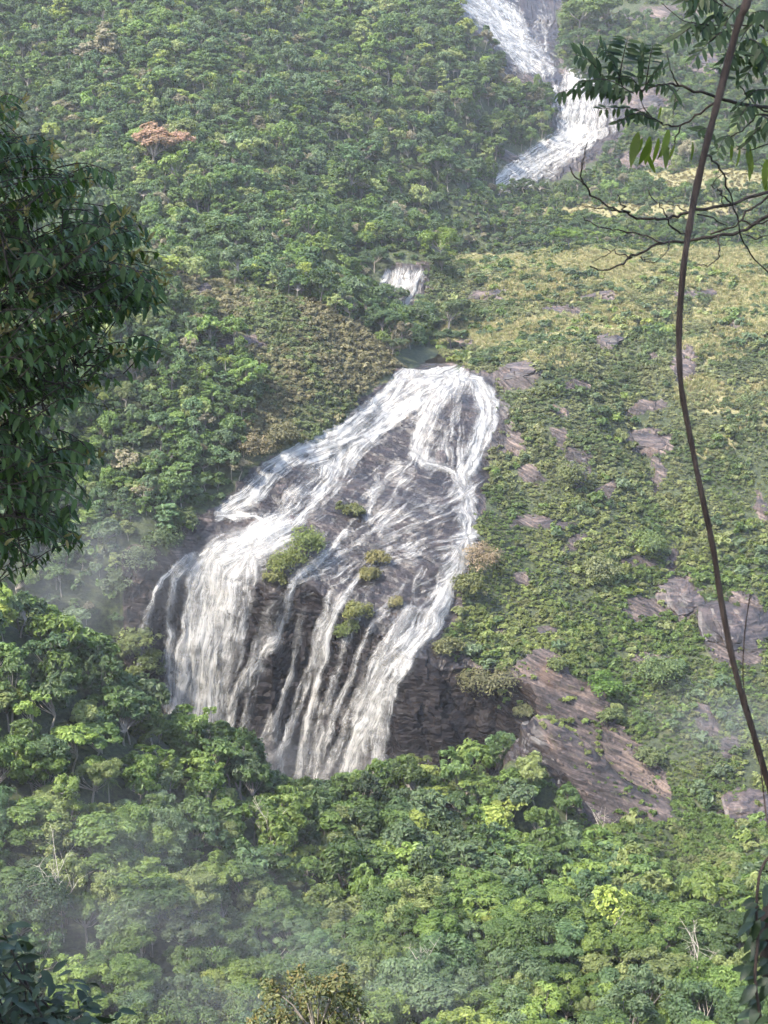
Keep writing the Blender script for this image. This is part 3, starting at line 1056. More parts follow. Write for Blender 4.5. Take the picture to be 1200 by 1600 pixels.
def build_shrub(seed, n_lobe, per, size, h, w, m, stems=False):
    rng = np.random.default_rng(seed)
    g = Geo()
    for i in range(n_lobe):
        th = rng.random() * 6.283
        r = w * math.sqrt(rng.random()) * 0.8
        R = w * (0.30 + 0.25 * rng.random())
        C = (r * math.cos(th), r * math.sin(th), h * (0.35 + 0.4 * rng.random()) * (1 - 0.4 * (r / w) ** 2))
        cards(g, C, R, per, size, rng, flat=0.8, up=0.6, center=(0, 0, 0), tint0=0.5 + 0.12 * rng.normal())
    return g.mesh('shrub', m)


def build_tuft(seed, n, h, spread, m, wd=0.05):
    rng = np.random.default_rng(seed)
    g = Geo()
    for i in range(n):
        th = rng.random() * 6.283
        d = np.array([math.cos(th), math.sin(th), 0])
        s = np.array([-d[1], d[0], 0])
        b = d * spread * 0.35 * rng.random() + s * spread * 0.3 * rng.normal()
        hh = h * (0.6 + 0.6 * rng.random())
        lean = spread * (0.3 + 0.8 * rng.random())
        w = wd * (0.7 + 0.6 * rng.random())
        V = [b - s * w, b + s * w, b + d * lean * 0.4 + s * w * 0.9 + [0, 0, hh * 0.65], b + d * lean * 0.4 - s * w * 0.9 + [0, 0, hh * 0.65], b + d * lean + [0, 0, hh * 0.95]]
        g.add(V, [(0, 1, 2, 3), (3, 2, 4, 4)], 0, np.clip(0.5 + 0.25 * rng.normal(), 0, 1))
    return g.mesh('tuft', m)


C_SHRUB = proto_collection('low_shrub', [build_shrub(500 + i, 6, 22, 0.42, 1.3, 1.0, M_LEAF) for i in range(5)])
C_TUFT = proto_collection('grass_tuft', [build_tuft(600 + i, 34, 1.0, 0.7, M_LEAF_GRASS) for i in range(4)])


def scatter(name, pts, tone, scale, coll, nvar, tilt=0.12, **props):
    n = len(pts)
    me = bpy.data.meshes.new(name)
    me.vertices.add(n)
    me.vertices.foreach_set('co', np.asarray(pts, np.float32).ravel())
    rot = np.stack([RNG.normal(scale=tilt, size=n), RNG.normal(scale=tilt, size=n), RNG.random(n) * 6.283], -1)
    sc = np.asarray(scale, float)
    if sc.ndim == 1:
        sc = sc[:, None] * np.stack([0.85 + 0.3 * RNG.random(n), 0.85 + 0.3 * RNG.random(n), 0.8 + 0.4 * RNG.random(n)], -1)
    for an, v in (('rot', rot), ('scl', sc), ('tone', tone)):
        a = me.attributes.new(an, 'FLOAT_VECTOR', 'POINT')
        a.data.foreach_set('vector', np.asarray(v, np.float32).ravel())
    a = me.attributes.new('variant', 'INT', 'POINT')
    a.data.foreach_set('value', RNG.integers(0, nvar, n).astype(np.int32))
    me.update()
    o = obj(name, me, **props)
    ng = bpy.data.node_groups.new(name + '_scatter', 'GeometryNodeTree')
    ng.interface.new_socket('Geometry', in_out='INPUT', socket_type='NodeSocketGeometry')
    ng.interface.new_socket('Geometry', in_out='OUTPUT', socket_type='NodeSocketGeometry')
    N, Lk = ng.nodes, ng.links
    gi, go = N.new('NodeGroupInput'), N.new('NodeGroupOutput')
    iop = N.new('GeometryNodeInstanceOnPoints')
    ci = N.new('GeometryNodeCollectionInfo')
    ci.inputs['Collection'].default_value = coll
    ci.inputs['Separate Children'].default_value = True
    ci.inputs['Reset Children'].default_value = True

    def named(attr, typ):
        q = N.new('GeometryNodeInputNamedAttribute')
        q.data_type = typ
        q.inputs['Name'].default_value = attr
        return q.outputs['Attribute']
    e2r = N.new('FunctionNodeEulerToRotation')
    Lk.new(named('rot', 'FLOAT_VECTOR'), e2r.inputs[0])
    Lk.new(gi.outputs[0], iop.inputs['Points'])
    Lk.new(ci.outputs[0], iop.inputs['Instance'])
    iop.inputs['Pick Instance'].default_value = True
    Lk.new(named('variant', 'INT'), iop.inputs['Instance Index'])
    Lk.new(e2r.outputs[0], iop.inputs['Rotation'])
    Lk.new(named('scl', 'FLOAT_VECTOR'), iop.inputs['Scale'])
    Lk.new(iop.outputs[0], go.inputs[0])
    md = o.modifiers.new('scatter', 'NODES')
    md.node_group = ng
    return o


PAL = 1.22 * np.array([(0.050, 0.082, 0.024), (0.066, 0.105, 0.026), (0.088, 0.128, 0.030), (0.046, 0.078, 0.032), (0.105, 0.130, 0.045), (0.060, 0.090, 0.042), (0.040, 0.066, 0.022), (0.120, 0.150, 0.034)])
PAL_NAME = ['mid green', 'fresh green', 'bright leaf green', 'bluish green', 'pale olive', 'grey green', 'dark green', 'yellow green']


def tones(n, P, weights=None):
    w = np.array(weights if weights is not None else [4, 4, 2, 4, 2, 3, 3, 0.6])
    k = RNG.choice(len(PAL), n, p=w / w.sum())
    v = 1 + 0.16 * RNG.normal(size=(n, 1)) + 0.18 * fbm(P[:, 0] * 0.02, P[:, 1] * 0.02, 0.0, 2)[:, None]
    return np.clip(PAL[k] * v, 0.01, 0.4), k


def jitter_grid(x0, x1, y0, y1, s):
    X, Y = np.meshgrid(np.arange(x0, x1, s), np.arange(y0, y1, s * 0.87))
    X = X + (np.arange(X.shape[0]) % 2)[:, None] * s * 0.5
    X = X + RNG.uniform(-0.42, 0.42, X.shape) * s
    Y = Y + RNG.uniform(-0.42, 0.42, Y.shape) * s
    return X.ravel(), Y.ravel()


def ground(x, y):
    return np.stack([x, y, height(x, y)], -1)


# ---- near forest: the nearest trees each a thing of its own
x, y = jitter_grid(-170, 170, 165, 400, 6.6)
Pn = ground(x, y)
t = y - cliff_y(x)
keepm = (t < -cliff_w(x) - 1.0)
rk, _ = zones(Pn)
px, py = project(Pn)
keepm &= ~((rk > 0.4) & (t > -40) & ~((x > 8) & (x < 85)))
keepm &= ~((px > 1010) & (py < 1420) & (y > 310))
keepm &= (np.abs(x) < 0.42 * y + 15)
Pn = Pn[keepm]
TOPX = [-400, 0, 100, 200, 290, 330, 400, 470, 520, 600, 680, 740, 790, 860, 930, 1000, 1060, 1200, 1700]
TOPY = [830, 885, 955, 1045, 1095, 1125, 1175, 1228, 1218, 1192, 1150, 1128, 1140, 1205, 1270, 1300, 1310, 1330, 1340]
LIM = np.full(len(Pn), 0.45)
for hh in np.arange(0.45, 1.35, 0.05):
    qx, qy = project(Pn + np.array([0, 0, 10.6 * hh]))
    LIM = np.where(qy > np.interp(qx, TOPX, TOPY) - 8, hh, LIM)
Pn, LIM = Pn[LIM > 0.5], LIM[LIM > 0.5]
px, py = project(Pn + np.array([0, 0, 6.0]))
infr = (px > -40) & (px < 1240) & (py > 860) & (py < 1690)
order = np.argsort(np.where(infr, Pn[:, 1] - 20 * RNG.random(len(Pn)), 1e9))
n_ind = min(int(infr.sum()), 262)
ind = order[:n_ind]
rest = order[n_ind:]
tn, tk = tones(len(Pn), Pn, [3.5, 4, 3, 3, 3, 3, 3, 0.9])
tn = tn * np.array([1.20, 1.17, 1.20])
SHAPE = {'round': 'round-crowned', 'umbrella': 'flat-topped', 'tall': 'tall creeper-draped', 'layered': 'layered', 'multi': 'many-lobed', 'airy': 'open airy', 'spread': 'wide-spreading'}


def zone_words(a, b):
    if b < 1130:
        return 'on the spur at the left edge' if a < 150 else 'on the spur just below the falls'
    if b < 1290:
        return 'on the left spur' if a < 260 else ('hiding the foot of the waterfall' if a < 620 else 'below the dark cliff and bare slab')
    if b < 1440:
        return 'at the left of the near forest' if a < 330 else ('in the middle of the near forest' if a < 760 else 'at the right of the near forest')
    return 'in the bottom left corner' if a < 330 else ('along the bottom edge, middle' if a < 760 else 'along the bottom edge, right')


KIN = {}
for q in ind:
    kd, cm, tm = NEAR[int(RNG.integers(0, len(NEAR)))]
    s = min(0.82 + 0.42 * RNG.random(), LIM[q])
    if kd == 'umbrella':
        s *= 0.92
    if RNG.random() < 0.22:
        s *= 0.68
    elif RNG.random() < 0.12:
        s = min(s * 1.3, LIM[q] * 1.1)
    lab = '%s %s tree %s' % (PAL_NAME[tk[q]], SHAPE[kd], zone_words(px[q], py[q]))
    KIN.setdefault(lab, [])
    e = empty('forest_tree', Pn[q], lab, 'tree', 'trees of the near forest')
    e.rotation_euler = (RNG.normal() * 0.05, RNG.normal() * 0.05, RNG.random() * 6.283)
    e.scale = (s * (0.9 + 0.25 * RNG.random()), s * (0.9 + 0.25 * RNG.random()), s)
    KIN[lab].append((float(px[q]), e))
    obj('trunk', tm, e)
    obj('crown', cm, e, tone=[float(v) for v in tn[q]])
ORD = ['first', 'second', 'third', 'fourth', 'fifth', 'sixth', 'seventh', 'eighth', 'ninth', 'tenth', 'eleventh', 'twelfth']
for lab, mem in KIN.items():
    if len(mem) > 1:
        for i, (_, e) in enumerate(sorted(mem, key=lambda v: v[0])):
            e['label'] = lab.replace(',', '') + ', ' + ORD[min(i, 11)] + ' from left'
scatter('forest', Pn[rest], tn[rest], np.minimum(0.8 + 0.4 * RNG.random(len(rest)), LIM[rest] * 0.9), C_FAR, 9, kind='stuff', label='dense green forest filling the valley below the falls')

# ---- the wooded hill and valley behind
x, y = jitter_grid(-330, 330, 385, 1180, 4.7)
x2, y2 = jitter_grid(-170, -10, 386, 520, 5.0)
x, y = np.concatenate([x, x2]), np.concatenate([y, y2])
Pn = ground(x, y)
px, py = project(Pn)
t = y - cliff_y(x)
rk, dr = zones(Pn)
wet = (inside(P_CASCADE, px, py) & (y < 560))
slope = inside(P_SLOPE, px, py) & (y > 370)
knoll = inside(P_KNOLL, px + 10 * RNG.normal(size=len(px)), py + 8 * RNG.normal(size=len(px))) & (y < 520)
bushy = inside(P_BUSHY, px, py)
poolm = (inside([(560, 395), (720, 392), (715, 432), (580, 478), (560, 430)], px, py) & (y > 585) & (y < 690)) | (inside([(600, 590), (630, 545), (660, 535), (730, 540), (740, 590)], px, py) & (y < 556))
ok = ((t > 1.5) | ((x < -66) & (t > -17))) & (rk < 0.35) & ~wet & ~slope & ~knoll & ~poolm & (np.abs(x) < 0.30 * y + 40)
ok &= ~(bushy & (RNG.random(len(x)) < 0.45))
ok &= ~(bushy & (dr > 0.4))
sight = (inside([(690, -60), (705, 0), (740, 60), (880, -60), (880, 120), (985, 150), (980, 220), (890, 296), (765, 296), (790, 256), (866, 214), (858, 130), (800, 90)], px, py)) & (y > 700)
ok &= ~sight
Pf = Pn[ok]
bz = bushy[ok]
tn, tk = tones(len(Pf), Pf, [4, 3, 1.2, 4, 2, 4, 4, 0.5])
tn = tn * np.array([1.30, 1.24, 1.38])
sc = (0.55 + 0.42 * RNG.random(len(Pf))) * np.where(bz, 0.72, 1.0)
sc *= np.where((Pf[:, 1] < 470), 0.8, 1.0)
sc *= np.where(RNG.random(len(Pf)) < 0.12, 1.45, 1.0) * np.where(RNG.random(len(Pf)) < 0.35, 0.65, 1.0)
pale = RNG.random(len(Pf)) < 0.05
tn[pale] = np.array([0.20, 0.18, 0.12]) * (0.7 + 0.5 * RNG.random((int(pale.sum()), 1)))
scatter('forest', Pf, tn, sc, C_FAR, 9, kind='stuff', label='wooded mountainside of mixed green trees rising behind the falls')

x, y = jitter_grid(-190, 60, 386, 640, 3.4)
Pn = ground(x, y)
px, py = project(Pn)
rk, _ = zones(Pn)
ok = ((y - cliff_y(x) > 1.5) | ((x < -66) & (y - cliff_y(x) > -17))) & (rk < 0.5) & ~(inside(P_CASCADE, px, py) & (y < 560)) & ~inside(P_KNOLL, px, py) & ~(inside(P_SLOPE, px, py))
ok &= ~((inside([(575, 405), (700, 405), (690, 432), (600, 470), (575, 440)], px, py) & (y > 585)) | (inside([(610, 590), (635, 550), (660, 538), (722, 545), (735, 590)], px, py) & (y < 552)))
P0 = Pn[ok]
n = len(P0)
tn, _ = tones(n, P0, [3, 4, 2, 3, 4, 3, 2, 0.6])
scatter('undergrowth', P0, tn, (1.5 + 1.6 * RNG.random(n)) * np.where(P0[:, 1] < 470, 1.0, 0.8), C_SHRUB, 5, kind='stuff', label='leafy undergrowth between the trees left of the cascade')

# ---- low scrub on the open right slope
x, y = jitter_grid(-10, 215, 296, 680, 1.03)
P0 = ground(x, y)
px, py = project(P0)
m = inside(P_SLOPE, px, py) & (np.abs(x) < 0.30 * y + 20) & ((y - cliff_y(x) > -18) | ((x > 38) & (y - cliff_y(x) > -48)))
x, y, P0, px, py = x[m], y[m], P0[m], px[m], py[m]
rk, dr = zones(P0)
patch = fbm(x * 0.05, y * 0.05, 4.0, 3)
fine = fbm(x * 0.22, y * 0.22, 2.0, 2)
crack = np.abs(fbm(x * 0.06 + 40, y * 0.03, 7.0, 3))
bare = (rk > 0.40 + 0.75 * RNG.random(len(x)) ** 2) | ((crack < 0.035) & (py > 560))
dryness = dr + 0.35 * patch * (py < 620)
dryness = spots(DRYSPOTS, px + 18 * fine, py + 10 * patch) * 0.95 + 0.40 * patch * (py < 640)
isgrass = (~bare) & (dryness + 0.25 * fine + 0.28 * RNG.normal(size=len(x)) > 0.53 + 0.75 * smooth(500, 680, py))
issh = (~bare) & ~isgrass & (fine + 0.9 > 0.12)
n = int(issh.sum())
Ps = P0[issh]
k = smooth(-0.35, 0.45, patch[issh] + 0.7 * fbm(Ps[:, 0] * 0.1, Ps[:, 1] * 0.1, 9.0, 3) + 0.2 * RNG.normal(size=n))[:, None]
low = smooth(650, 900, py[issh])[:, None]
col = (np.array([0.082, 0.112, 0.046]) * (1 - k) + np.array([0.165, 0.178, 0.085]) * k) * (1 - low) + (np.array([0.072, 0.112, 0.028]) * (1 - k) + np.array([0.140, 0.168, 0.052]) * k) * low
spk = smooth(0.25, 0.75, fbm(Ps[:, 0] * 0.35, Ps[:, 1] * 0.35, 6.0, 2) + 0.35 * RNG.normal(size=n))[:, None]
col = col * (1 - 0.45 * spk) + spk * 0.45 * np.array([0.20, 0.19, 0.10])
col = col * (1 + 0.25 * RNG.normal(size=(n, 1)))
scatter('low_scrub', Ps, np.clip(col, 0.02, 0.4), (0.48 + 0.75 * RNG.random(n) ** 2.2) * (1 + 0.5 * np.clip(fbm(Ps[:, 0] * 0.12, Ps[:, 1] * 0.12, 8.0, 2), -0.6, 1)), C_SHRUB, 5, kind='stuff', label='low green scrub covering the open slope right of the falls')
n = int(isgrass.sum())
col = np.array([0.31, 0.265, 0.145]) * (0.75 + 0.5 * RNG.random((n, 1))) + RNG.random((n, 1)) * np.array([-0.09, -0.04, -0.04])
scatter('dry_grass', P0[isgrass], np.clip(col, 0.03, 0.5), 1.0 + 0.8 * RNG.random(n), C_TUFT, 4, kind='stuff', label='straw-coloured dry grass in patches on the upper right slope')

x, y = jitter_grid(-5, 230, 300, 690, 4.2)
P0 = ground(x, y)
px, py = project(P0)
rk, _ = zones(P0)
cl = fbm(x * 0.055, y * 0.055, 21.0, 3)
m = inside(P_SLOPE, px, py) & (rk < 0.75) & (cl + 0.25 * RNG.normal(size=len(x)) > 0.10) & ((y - cliff_y(x) > -16) | (x > 40))
P0 = P0[m]
n = len(P0)
tn, _ = tones(n, P0, [3, 3, 2, 3, 5, 5, 2, 1])
scatter('bushes', P0, tn * np.array([1.25, 1.15, 1.3]), 1.2 + 1.5 * RNG.random(n) ** 2, C_SHRUB, 5, kind='stuff', label='clusters of taller bushes scattered over the right slope')

# ---- bushes in the bushy country above
x, y = jitter_grid(-20, 330, 640, 1150, 3.0)
P0 = ground(x, y)
px, py = project(P0)
rk, dr = zones(P0)
m = bushm = inside(P_BUSHY, px, py) & (rk < 0.4) & ~(inside(P_UPPER, px, py)) & (np.abs(x) < 0.30 * y + 20)
P0, dr = P0[m], dr[m]
n = len(P0)
tn, _ = tones(n, P0, [3, 3, 1, 3, 5, 4, 2, 0.6])
dm = (dr > 0.4)
tn[dm] = np.array([0.21, 0.18, 0.09]) * (0.6 + 0.7 * RNG.random((int(dm.sum()), 1)))
sc = np.where(dm, 0.7, 1.3) * (0.7 + 0.7 * RNG.random(n))
scatter('bushes', P0, tn, sc, C_SHRUB, 5, kind='stuff', label='grey-green bushes on the far slope beside the upper falls')

# ---- brown scrub on the knoll
x, y = RNG.uniform(-130, 20, 26000), RNG.uniform(420, 530, 26000)
P0 = ground(x, y)
px, py = project(P0)
rk, dr = zones(P0)
m = inside(P_KNOLL, px + 14 * fbm(x * 0.1, y * 0.1, 0.0, 3), py + 10 * fbm(x * 0.1, y * 0.1, 5.0, 3)) & (rk < 0.5)
P0, py, px = P0[m], py[m], px[m]
n = len(P0)
gr = smooth(0.0, 0.5, fbm(P0[:, 0] * 0.06, P0[:, 1] * 0.06, 3.0, 3) + 0.25 * RNG.normal(size=n))[:, None]
col = np.array([0.160, 0.145, 0.082]) * (1 - gr) + np.array([0.105, 0.135, 0.055]) * gr
col *= 1 + 0.25 * RNG.normal(size=(n, 1))
scatter('brown_scrub', P0, np.clip(col, 0.02, 0.4), 0.35 + 1.3 * RNG.random(n) ** 2.5, C_SHRUB, 5, kind='stuff', label='brownish low scrub on the rounded knoll left of the cascade')

# ------------------------------------------------------------------ rock outcrops on the slopes
def outcrop_mesh(seed, a, b, c):
    rng = np.random.default_rng(seed)
    nu, nv = 30, 14
    V = []
    sx, sy, sz = rng.random(3) * 50
    for j in range(nv + 1):
        ph = math.pi * (0.02 + 0.60 * j / nv)
        for i in range(nu):
            th = 2 * math.pi * i / nu
            ct, st = math.cos(th), math.sin(th)
            e = 0.75
            V.append((math.copysign(abs(ct) ** e, ct) * math.sin(ph), math.copysign(abs(st) ** e, st) * math.sin(ph), math.copysign(abs(math.cos(ph)) ** 0.8, math.cos(ph))))
    V = np.array(V)
    d = 0.30 * fbm(V[:, 0] * 1.9 + sx, V[:, 1] * 1.9 + sy, V[:, 2] * 1.9 + sz, 5)
    lay = 0.10 * np.abs(noise(V[:, 0] * 1.2 + sx, (V[:, 2] * c + 0.35 * V[:, 0] * a) * 1.3 + sz, V[:, 1]))
    V = V * (1 + d + lay)[:, None] * np.array([a, b, c])
    F = []
    for j in range(nv):
        for i in range(nu):
            k = (i + 1) % nu
            F.append((j * nu + i, (j + 1) * nu + i, (j + 1) * nu + k, j * nu + k))
    V = np.concatenate([V, V[:nu].mean(0, keepdims=True)])
    n = len(V) - 1
    g = Geo()
    g.add(V, F)
    me = None
    g.f[0] = np.concatenate([g.f[0], np.array([(n, i, (i + 1) % nu, (i + 1) % nu) for i in range(nu)])])
    g.m[0] = np.zeros(len(g.f[0]))
    g.t[0] = np.full(len(g.f[0]), 0.5)
    return g.mesh('outcrop', M_ROCK)


OUTCROPS = [
    (875, 487, 26, 10, 'small dark rock outcrop in the dry grass of the upper slope'), (945, 534, 28, 15, 'grey wet rock slab below the dry grass, right of the pool'),
    (808, 582, 36, 20, 'broken brown rock at the upper right edge of the cascade'), (1012, 690, 44, 18, 'flat purple-grey rock face in the middle of the scrub slope'),
    (1012, 637, 32, 10, 'narrow grey slab just above the flat purple rock face'), (862, 818, 34, 11, 'pale tan slab in the scrub halfway down'),
    (1062, 935, 40, 30, 'big rounded dark boulder with pale wet slab beside it'), (1155, 985, 62, 50, 'large grey cliff knob behind the leaning trunk'),
    (1168, 1265, 44, 32, 'purple rock hump at the right edge above the near forest'), (905, 735, 16, 34, 'dark steep rock ridge between scrub clumps'),
    (832, 750, 20, 13, 'low grey rock close to the right bank of the cascade'), (1192, 800, 12, 24, 'dark rock cut by the right edge of the photo'),
    (1070, 572, 20, 26, 'dark rock step behind the leaning trunk'), (1092, 458, 28, 7, 'thin rock ledge in dry grass near the bare branches'), (930, 462, 30, 8, 'flat dark ledge above the wet slab in grass'),
    (762, 460, 34, 8, 'long low rock ledge right of the small fall'), (1010, 165, 32, 22, 'dark cliff behind the feathery leaves'), (1095, 100, 22, 18, 'blue-grey rock crag near the top right'),
    (375, 535, 26, 11, 'pale rock showing on the brown knoll'), (325, 458, 18, 8, 'small grey rock on top of the brown knoll'), (440, 765, 10, 9, 'dark boulder splitting the white water on the left'),
    (690, 714, 10, 12, 'mossy boulder standing in the cascade'), (455, 815, 10, 10, 'rounded rock at the foot of the left chute'), (668, 572, 14, 6, 'dark boulder at the outlet of the pool'),
    (1105, 1130, 18, 24, 'misty grey rock low on the slope by the trunk'), (925, 1285, 30, 10, 'orange-brown rock at the lower end of the striped slab'), (792, 244, 40, 9, 'dark brown rock ledge at the left end of the slanting slide'), (470, 745, 12, 8, 'low wet rock breaking the upper left of the white chute'), (845, 990, 16, 6, 'tan slab above the striped rock face'),
]
for i, (a, b, rx, ry, lab) in enumerate(OUTCROPS):
    P = hit(a, b, 370)
    mpp = np.linalg.norm(P) / FPX
    A, B = rx * mpp * 0.9, ry * mpp * 1.1
    me = outcrop_mesh(900 + i, A, B, min(A, B) * 0.34)
    e = 1.5
    zx = float(height(P[0] + e, P[1]) - height(P[0] - e, P[1])) / (2 * e)
    zy = float(height(P[0], P[1] + e) - height(P[0], P[1] - e)) / (2 * e)
    nrm = Vector((-zx, -zy, 1)).normalized()
    o = obj('rock_outcrop', me, loc=P, label=lab, category='rock', group='rock outcrops on the slopes')
    o.rotation_euler = (nrm.to_track_quat('Z', 'Y').to_matrix() @ Matrix.Rotation(0.0, 3, 'Z')).to_euler()
    q = nrm.to_track_quat('Z', 'Y').to_matrix()
    xax = (Vector((1, 0, 0)) - nrm * nrm.x).normalized()
    yax = nrm.cross(xax)
    o.rotation_euler = Matrix((xax, yax, nrm)).transposed().to_euler()


# ------------------------------------------------------------------ trees and bushes that stand out
def single_tree(name, px_, py_, d0, form, tone, width_px, label, hk=1.0, h_px=None):
    """A tree whose crown centre is seen at (px_, py_)."""
    kd, cm, tm = NEAR[form]
    P = hit(px_, py_ + (h_px or width_px * 0.5), d0)
    mpp = np.linalg.norm(P) / FPX
    s = width_px * mpp / 8.4
    e = empty(name, P, label, 'tree')
    e.scale = (s, s, s * hk)
    e.rotation_euler = (0, 0, px_ * 0.37)
    obj('trunk', tm, e)
    obj('crown', cm, e, tone=list(tone))
    return e


single_tree('leafless_orange_tree', 240, 212, 480, 4, (0.29, 0.185, 0.130), 96, 'orange-brown domed tree standing out on the wooded hillside', 0.66, 62)
single_tree('round_tree', 688, 378, 560, 0, (0.115, 0.165, 0.030), 58, 'bright green rounded tree above the dark pool', 0.8, 34)
single_tree('round_tree', 890, 372, 560, 4, (0.105, 0.165, 0.024), 50, 'bright green low tree in the band of trees above the grass', 0.6, 22)
single_tree('round_tree', 905, 30, 700, 0, (0.105, 0.150, 0.036), 62, 'bright green tree beside the uppermost cascade', 0.7, 24)
single_tree('round_tree', 945, 25, 700, 4, (0.095, 0.140, 0.040), 60, 'second bright green tree from the uppermost cascade', 0.7, 24)
single_tree('spreading_tree', 222, 1030, 330, 3, (0.105, 0.130, 0.040), 90, 'pale spreading tree in front of the leftmost veil of the falls', 1.1, 70)
single_tree('round_tree', 655, 500, 500, 0, (0.060, 0.100, 0.045), 60, 'dark green tree hiding the foot of the small fall', 0.7, 22)
single_tree('round_tree', 598, 506, 500, 4, (0.065, 0.105, 0.045), 56, 'green tree left of the stream below the small fall', 0.7, 22)
single_tree('round_tree', 700, 498, 500, 6, (0.085, 0.115, 0.045), 70, 'olive green tree right of the stream below the small fall', 0.7, 26)
single_tree('round_tree', 640, 530, 500, 0, (0.050, 0.085, 0.035), 46, 'dark tree overhanging the pool above the cascade', 0.7, 16)
single_tree('round_tree', 705, 536, 500, 4, (0.060, 0.090, 0.036), 44, 'dark green tree on the right bank of the pool above the cascade', 0.7, 14)
single_tree('round_tree', 612, 545, 500, 6, (0.070, 0.095, 0.040), 40, 'green tree on the left bank of the pool above the cascade', 0.7, 14)
single_tree('round_tree', 585, 408, 590, 0, (0.060, 0.095, 0.042), 40, 'dark tree at the left end of the small fall', 0.8, 18)
single_tree('round_tree', 690, 415, 600, 4, (0.065, 0.095, 0.040), 40, 'dark tree at the right end of the small fall', 0.8, 16)


def big_shrub(px_, py_, d0, w_px, h_px, tone, label, seed, size=0.5, name='waterfall_shrub', flat=False):
    P = hit(px_, py_ + h_px * 0.5, d0)
    mpp = np.linalg.norm(P) / FPX
    w, h = w_px * mpp / 2, h_px * mpp
    n = int(10 + w * 5)
    me = build_shrub(seed, n, 46, size, h * 1.15, w, M_LEAF)
    return obj(name, me, loc=P, label=label, category='shrub', tone=list(tone))


big_shrub(478, 848, 385, 60, 60, (0.110, 0.140, 0.036), 'large green bush on the rock island between the falls', 701)
big_shrub(450, 880, 385, 60, 50, (0.120, 0.140, 0.040), 'yellowish green bush at the lip, below the large island bush', 702)
big_shrub(428, 905, 385, 36, 40, (0.125, 0.130, 0.045), 'olive tuft of bushes hanging over the lip beside the main veil', 703)
big_shrub(590, 872, 385, 36, 22, (0.150, 0.135, 0.050), 'small olive clump in mid cascade, upper one', 704)
big_shrub(578, 898, 385, 34, 28, (0.150, 0.140, 0.050), 'small olive clump in mid cascade, lower one', 705)
big_shrub(618, 940, 385, 26, 20, (0.155, 0.140, 0.055), 'little grass clump between the central and right falls', 706)
big_shrub(560, 955, 385, 46, 36, (0.140, 0.145, 0.042), 'bright green strip of bushes splitting the central veils', 707)
big_shrub(545, 985, 385, 40, 44, (0.095, 0.120, 0.034), 'dark green bush low on the cliff between central veils', 708)
big_shrub(532, 790, 385, 14, 24, (0.095, 0.110, 0.035), 'small dark green tuft on the upper slab', 709)
big_shrub(552, 798, 385, 34, 16, (0.095, 0.105, 0.035), 'low tuft beside the small rivulet on the slab', 710)
big_shrub(752, 872, 385, 60, 56, (0.215, 0.165, 0.105), 'dry brown leafless bush on the right bank', 711, 0.42)
big_shrub(730, 915, 385, 50, 46, (0.105, 0.115, 0.040), 'olive bush below the dry brown bush', 712)
big_shrub(765, 1062, 370, 90, 36, (0.120, 0.115, 0.055), 'overhanging tuft of grass on top of the dark cliff', 713)
big_shrub(700, 1012, 370, 46, 30, (0.105, 0.110, 0.045), 'small bush at the top right of the rightmost fall', 714)
big_shrub(400, 700, 400, 60, 50, (0.150, 0.125, 0.070), 'reddish brown bush at the left bank of the cascade', 715)
big_shrub(440, 680, 400, 50, 40, (0.120, 0.115, 0.060), 'brownish bush on the bank above the left chute', 716)
big_shrub(895, 742, 400, 46, 60, (0.125, 0.145, 0.060), 'pale grey-green bush among rocks on the right slope', 717)
big_shrub(940, 890, 400, 60, 40, (0.135, 0.150, 0.070), 'pale silvery bush below the tan slab', 718)
big_shrub(1010, 850, 400, 60, 40, (0.110, 0.150, 0.050), 'rounded light green bush in the middle of the right slope', 719)
big_shrub(945, 1070, 380, 50, 46, (0.085, 0.150, 0.028), 'vivid green bush beside the striped slab', 720)
big_shrub(255, 842, 385, 60, 50, (0.075, 0.105, 0.045), 'green bush on the brink of the gorge left of the falls', 722)
big_shrub(215, 872, 385, 60, 60, (0.085, 0.110, 0.055), 'misty bush on the gorge wall left of the falls', 723)
big_shrub(285, 812, 385, 46, 40, (0.085, 0.110, 0.045), 'bush on top of the dark rock beside the left chute', 724)
big_shrub(185, 915, 385, 50, 60, (0.070, 0.095, 0.045), 'bush low on the gorge wall in the spray', 725)
big_shrub(872, 1040, 380, 40, 26, (0.105, 0.130, 0.042), 'bush on the top edge of the striped slab', 726)
big_shrub(955, 1118, 375, 36, 26, (0.095, 0.125, 0.045), 'bush leaning over the right edge of the striped slab', 727)
big_shrub(1012, 1182, 370, 44, 30, (0.105, 0.130, 0.055), 'misty bush at the lower right edge of the striped slab', 728)
big_shrub(842, 1185, 365, 40, 36, (0.100, 0.115, 0.050), 'tuft growing on the dark face left of the striped slab', 729)
big_shrub(818, 1112, 365, 30, 22, (0.110, 0.115, 0.055), 'small tuft on the upper left of the striped slab', 730)
big_shrub(895, 1235, 360, 60, 40, (0.110, 0.130, 0.060), 'pale bush at the foot of the striped slab', 731)
big_shrub(1030, 1050, 380, 70, 46, (0.095, 0.135, 0.050), 'light green bush below the big rounded boulder', 721)


